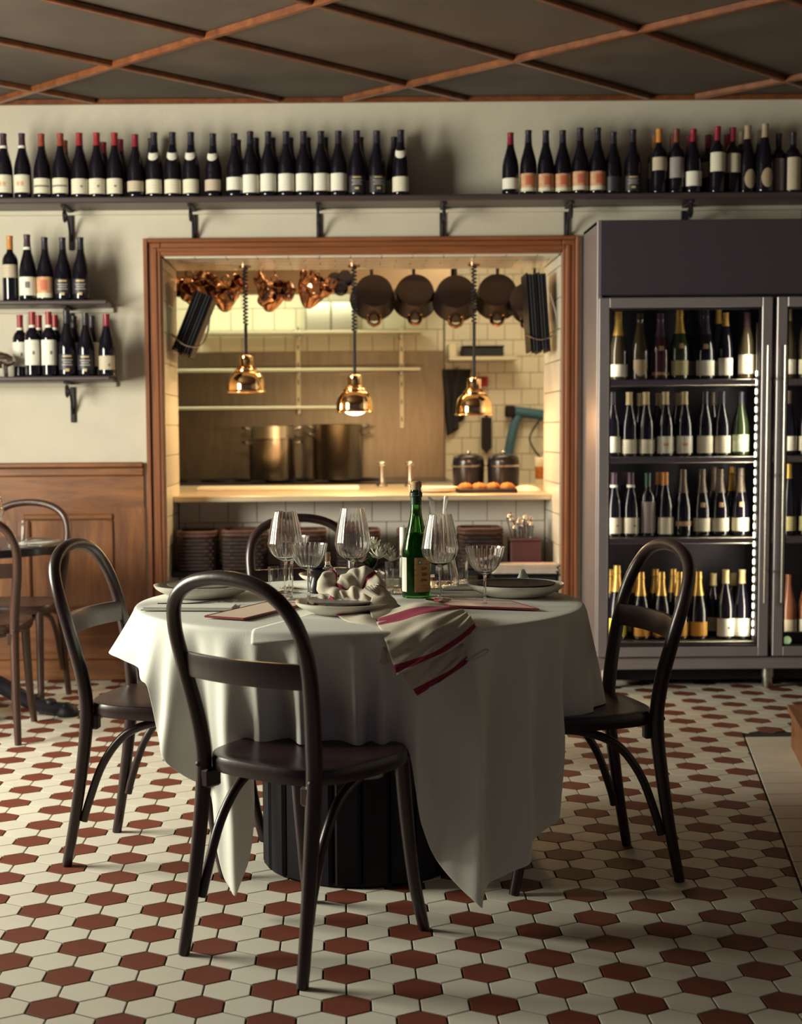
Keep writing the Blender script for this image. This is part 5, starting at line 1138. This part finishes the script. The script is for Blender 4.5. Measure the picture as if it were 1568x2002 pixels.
for n, (px, py) in enumerate(((375, 562), (440, 572), (531, 572), (611, 566))):
    c = atY(px, py, 7.62)
    t = thing('copper_mould', '%s bunch of fluted copper moulds from the left hanging on the rail' % ORD[n+1], 'mould', c, (rad(18), rad(-8+5*n), .3*n), 'copper moulds on the rail')
    link('body', me_mould, t); t.scale = (1.2, 1.2, 1.2)
    rr = random.Random(n+3)
    for k in range(7):
        a = 2*pi*k/7+n; link('small_mould', me_small, t, (.066*cos(a), .045*sin(a)-.02, .01+rr.uniform(-.03, .05)), (rr.uniform(-.9, .9), rr.uniform(-.9, .9), 0), )
    part('hanging_ring', MB().tube([(.016*cos(k*pi/8), 0, .06+.016*sin(k*pi/8)) for k in range(16)], .003, 5, True), M_copper_old, t)
    part('hook', MB().tube([(0, 0, .075), (0, .005, .15)], .003, 5), M_steel, t)
c = atY(664, 556, 7.64)
t = thing('black_ladles', 'bunch of small black pans hanging between copper moulds and saucepans', 'pans', c, (rad(80), 0, 0))
for k, (dx, dz, r) in enumerate(((-.025, .03, .042), (.03, .035, .045), (.005, -.02, .040))): part('small_pan', MB().lathe(sprof([(0, 0), (r*.8, 0), (r, .03)], 3)+[(r*.95, .03), (r*.7, .004), (0, .004)], 24), M_black, t, (dx, dz, .012*k), (pi, 0, 0))
part('hook', MB().tube([(0, .03, 0), (0, .15, 0)], .003, 5), M_steel, t)
# ---- stacks of black oven trays in wire holders on both reveals
def tray_stack(label, px, py, Y, L, T, deg, n, depth):
    c = atY(px, py, Y); t = thing('tray_stack', label, 'trays', c, (0, rad(deg), 0), 'oven trays in wire holders')
    for k in range(n):
        x = -T/2+T*(k+.5)/n
        tr = part('tray', MB().box(x-T/n*.36, x+T/n*.36, -depth/2, depth/2, -L/2+.010*sin(k*1.7), L/2-.008*abs(sin(k*2.3)), 0, .003), M_pan if k % 3 == 0 else M_blackmatt, t)
    w = MB().tube(spline([(-T/2-.02, -depth/2-.01, -L*.28), (0, -depth/2-.014, -L*.36), (T/2+.02, -depth/2-.01, -L*.30), (T/2+.035, -depth/2, -L*.1), (T/2+.012, -depth/2, L*.22)], 5), .004, 6)
    part('wire_holder', w, M_steel, t)
tray_stack('slanted stack of black oven trays in a wire holder, left of the opening', 381, 634, 7.16, .315, .100, 22.5, 7, .20)
tray_stack('upright stack of black oven trays in a wire holder, right of the opening', 1047, 612, 7.12, .375, .100, -4, 7, .20)
t = thing('wire_rack', 'wire rack fixed to the left tiled reveal', 'rack', (OX0+.012, 7.22, 1.70))
for k in range(5): part('upright_wire', MB().tube([(0, -.17+.085*k, -.16), (0, -.17+.085*k, .20)], .0035, 6), M_steel, t)
for z in (-.12, .10): part('cross_wire', MB().tube([(.004, -.19, z), (.004, .19, z)], .0035, 6), M_steel, t)
# ---- baskets on the ledge below the counter
LZ = atY(700, 1110, 7.2).z
t = thing('basket_ledge', 'dark ledge carrying the wicker baskets below the counter', 'ledge', (0, 7.2, LZ))
part('board', MB().box(OX0+.008, OX1-.008, -.13, .22, -.030, 0, 0, .005), M_blackmatt, t)
for x in (-.5, .1, .7): part('post', MB().box(x-.02, x+.02, .12, .20, -LZ, -.03), M_blackmatt, t)
def basket(label, px0, px1, py0, Y=7.16, d=.24):
    a, b = atY(px0, 1100, Y), atY(px1, py0, Y); w = b.x-a.x-.026; h = b.z-LZ; t = thing('wicker_basket', label, 'basket', ((a.x+b.x)/2, Y+.02, LZ+.0005), group='wicker baskets under the counter')
    def ring(z, s=1., wv=0, n=56):
        out = []
        for k in range(n):
            a_ = 2*pi*k/n; ca, sa = cos(a_), sin(a_); e = .35
            q = 1+wv*sin(k*pi/2)
            out.append((w/2*s*q*abs(ca)**e*(1 if ca > 0 else -1), d/2*s*q*abs(sa)**e*(1 if sa > 0 else -1), z))
        return out
    nr = 9
    for k in range(nr): part('weave_row', MB().tube(ring(.0115+(h-.034)*k/nr, .95+.03*k/nr, .018*(1 if k % 2 else -1)), (h-.03)/nr*.60, 6, True), M_wick, t)
    part('rim', MB().tube(ring(h-.018, 1.0, .006), .010, 7, True), M_wickrim, t); part('rim', MB().tube(ring(h-.003, 1.0, -.006), .009, 7, True), M_wickrim, t)
    part('base', MB().box(-w*.45, w*.45, -d*.44, d*.44, .002, .012), M_wick, t); part('inside', MB().box(-w*.44, w*.44, -d*.42, d*.42, .012, h*.72), M_blackmatt, t)
    return t
basket('leftmost wicker basket under the counter', 347, 428, 1038)
basket('second wicker basket from the left under the counter', 433, 524, 1036)
basket('third wicker basket under the counter, behind the far chair', 545, 640, 1036)
basket('fourth wicker basket under the counter, behind the flowers', 655, 745, 1036)
basket('fifth wicker basket under the counter, behind the bottle and carafe', 775, 868, 1036)
basket('wicker basket under the counter between carafe and brown tin', 893, 984, 1032)
a, b = atY(996, 1085, 7.14), atY(1056, 1056, 7.14)
t = thing('brown_tin', 'brown tin filled with shiny cutlery at the right end of the ledge', 'tin', ((a.x+b.x)/2, 7.16, LZ+.0005))
hh = b.z-LZ; ww = (b.x-a.x)/2
part('tin_body', MB().box(-ww, ww, -.07, .07, 0, hh, 0, .006), mat('brown_tin_paint', (.10, .035, .035), .5), t); part('rim', MB().box(-ww-.004, ww+.004, -.074, .074, hh, hh+.008, 0, .003), mat('brown_tin_paint', (.10, .035, .035), .5), t)
rr = random.Random(9)
for k in range(22):
    x, y = rr.uniform(-ww*.85, ww*.85), rr.uniform(-.05, .05); L = rr.uniform(.05, .115)
    sp2 = part('utensil', MB().tube([(x*.7, y, hh*.6), (x+rr.uniform(-.03, .01), y+rr.uniform(-.01, .01), hh+L)], .0028, 6), M_cutlery, t)
    part('spoon_head', MB().lathe(sprof([(0, -.013), (.007, -.009), (.009, 0), (.006, .010), (0, .013)], 2), 10), M_silver, sp2, (x+rr.uniform(-.02, .005), y, hh+L+.008), (rr.uniform(-.4, .4), rr.uniform(-.4, .4), 0))
# newspapers on a dark box by the right reveal
a = atY(1030, 1118, 7.02)
t = thing('magazine_box', 'dark box under the newspapers beside the right reveal', 'box', (.86, 7.00, 0))
part('box_body', MB().box(-.15, .16, -.055, .06, 0, a.z-.012, 0, .006), M_blackmatt, t); part('box_lid', MB().box(-.155, .165, -.06, .065, a.z-.012, a.z-.002, 0, .003), M_black, t)
for n in range(4):
    t = thing('newspaper', '%s folded newspaper of the pile beside the right reveal' % ('lowest', 'second lowest', 'second highest', 'topmost')[n], 'newspaper', (.865+.008*(n % 2), 7.0, a.z-.001+.0115*n), (0, 0, .03*(n % 3)-.03), 'folded newspapers')
    part('pages', MB().box(-.155, .155, -.056, .060, 0, .0045, 0, .002), M_paper, t); part('pages', MB().box(-.152, .150, -.060, .060, .0048, .0105, 0, .002), mat('newsprint', (.62, .50, .42), .8, noise=.2, nscale=40), t)
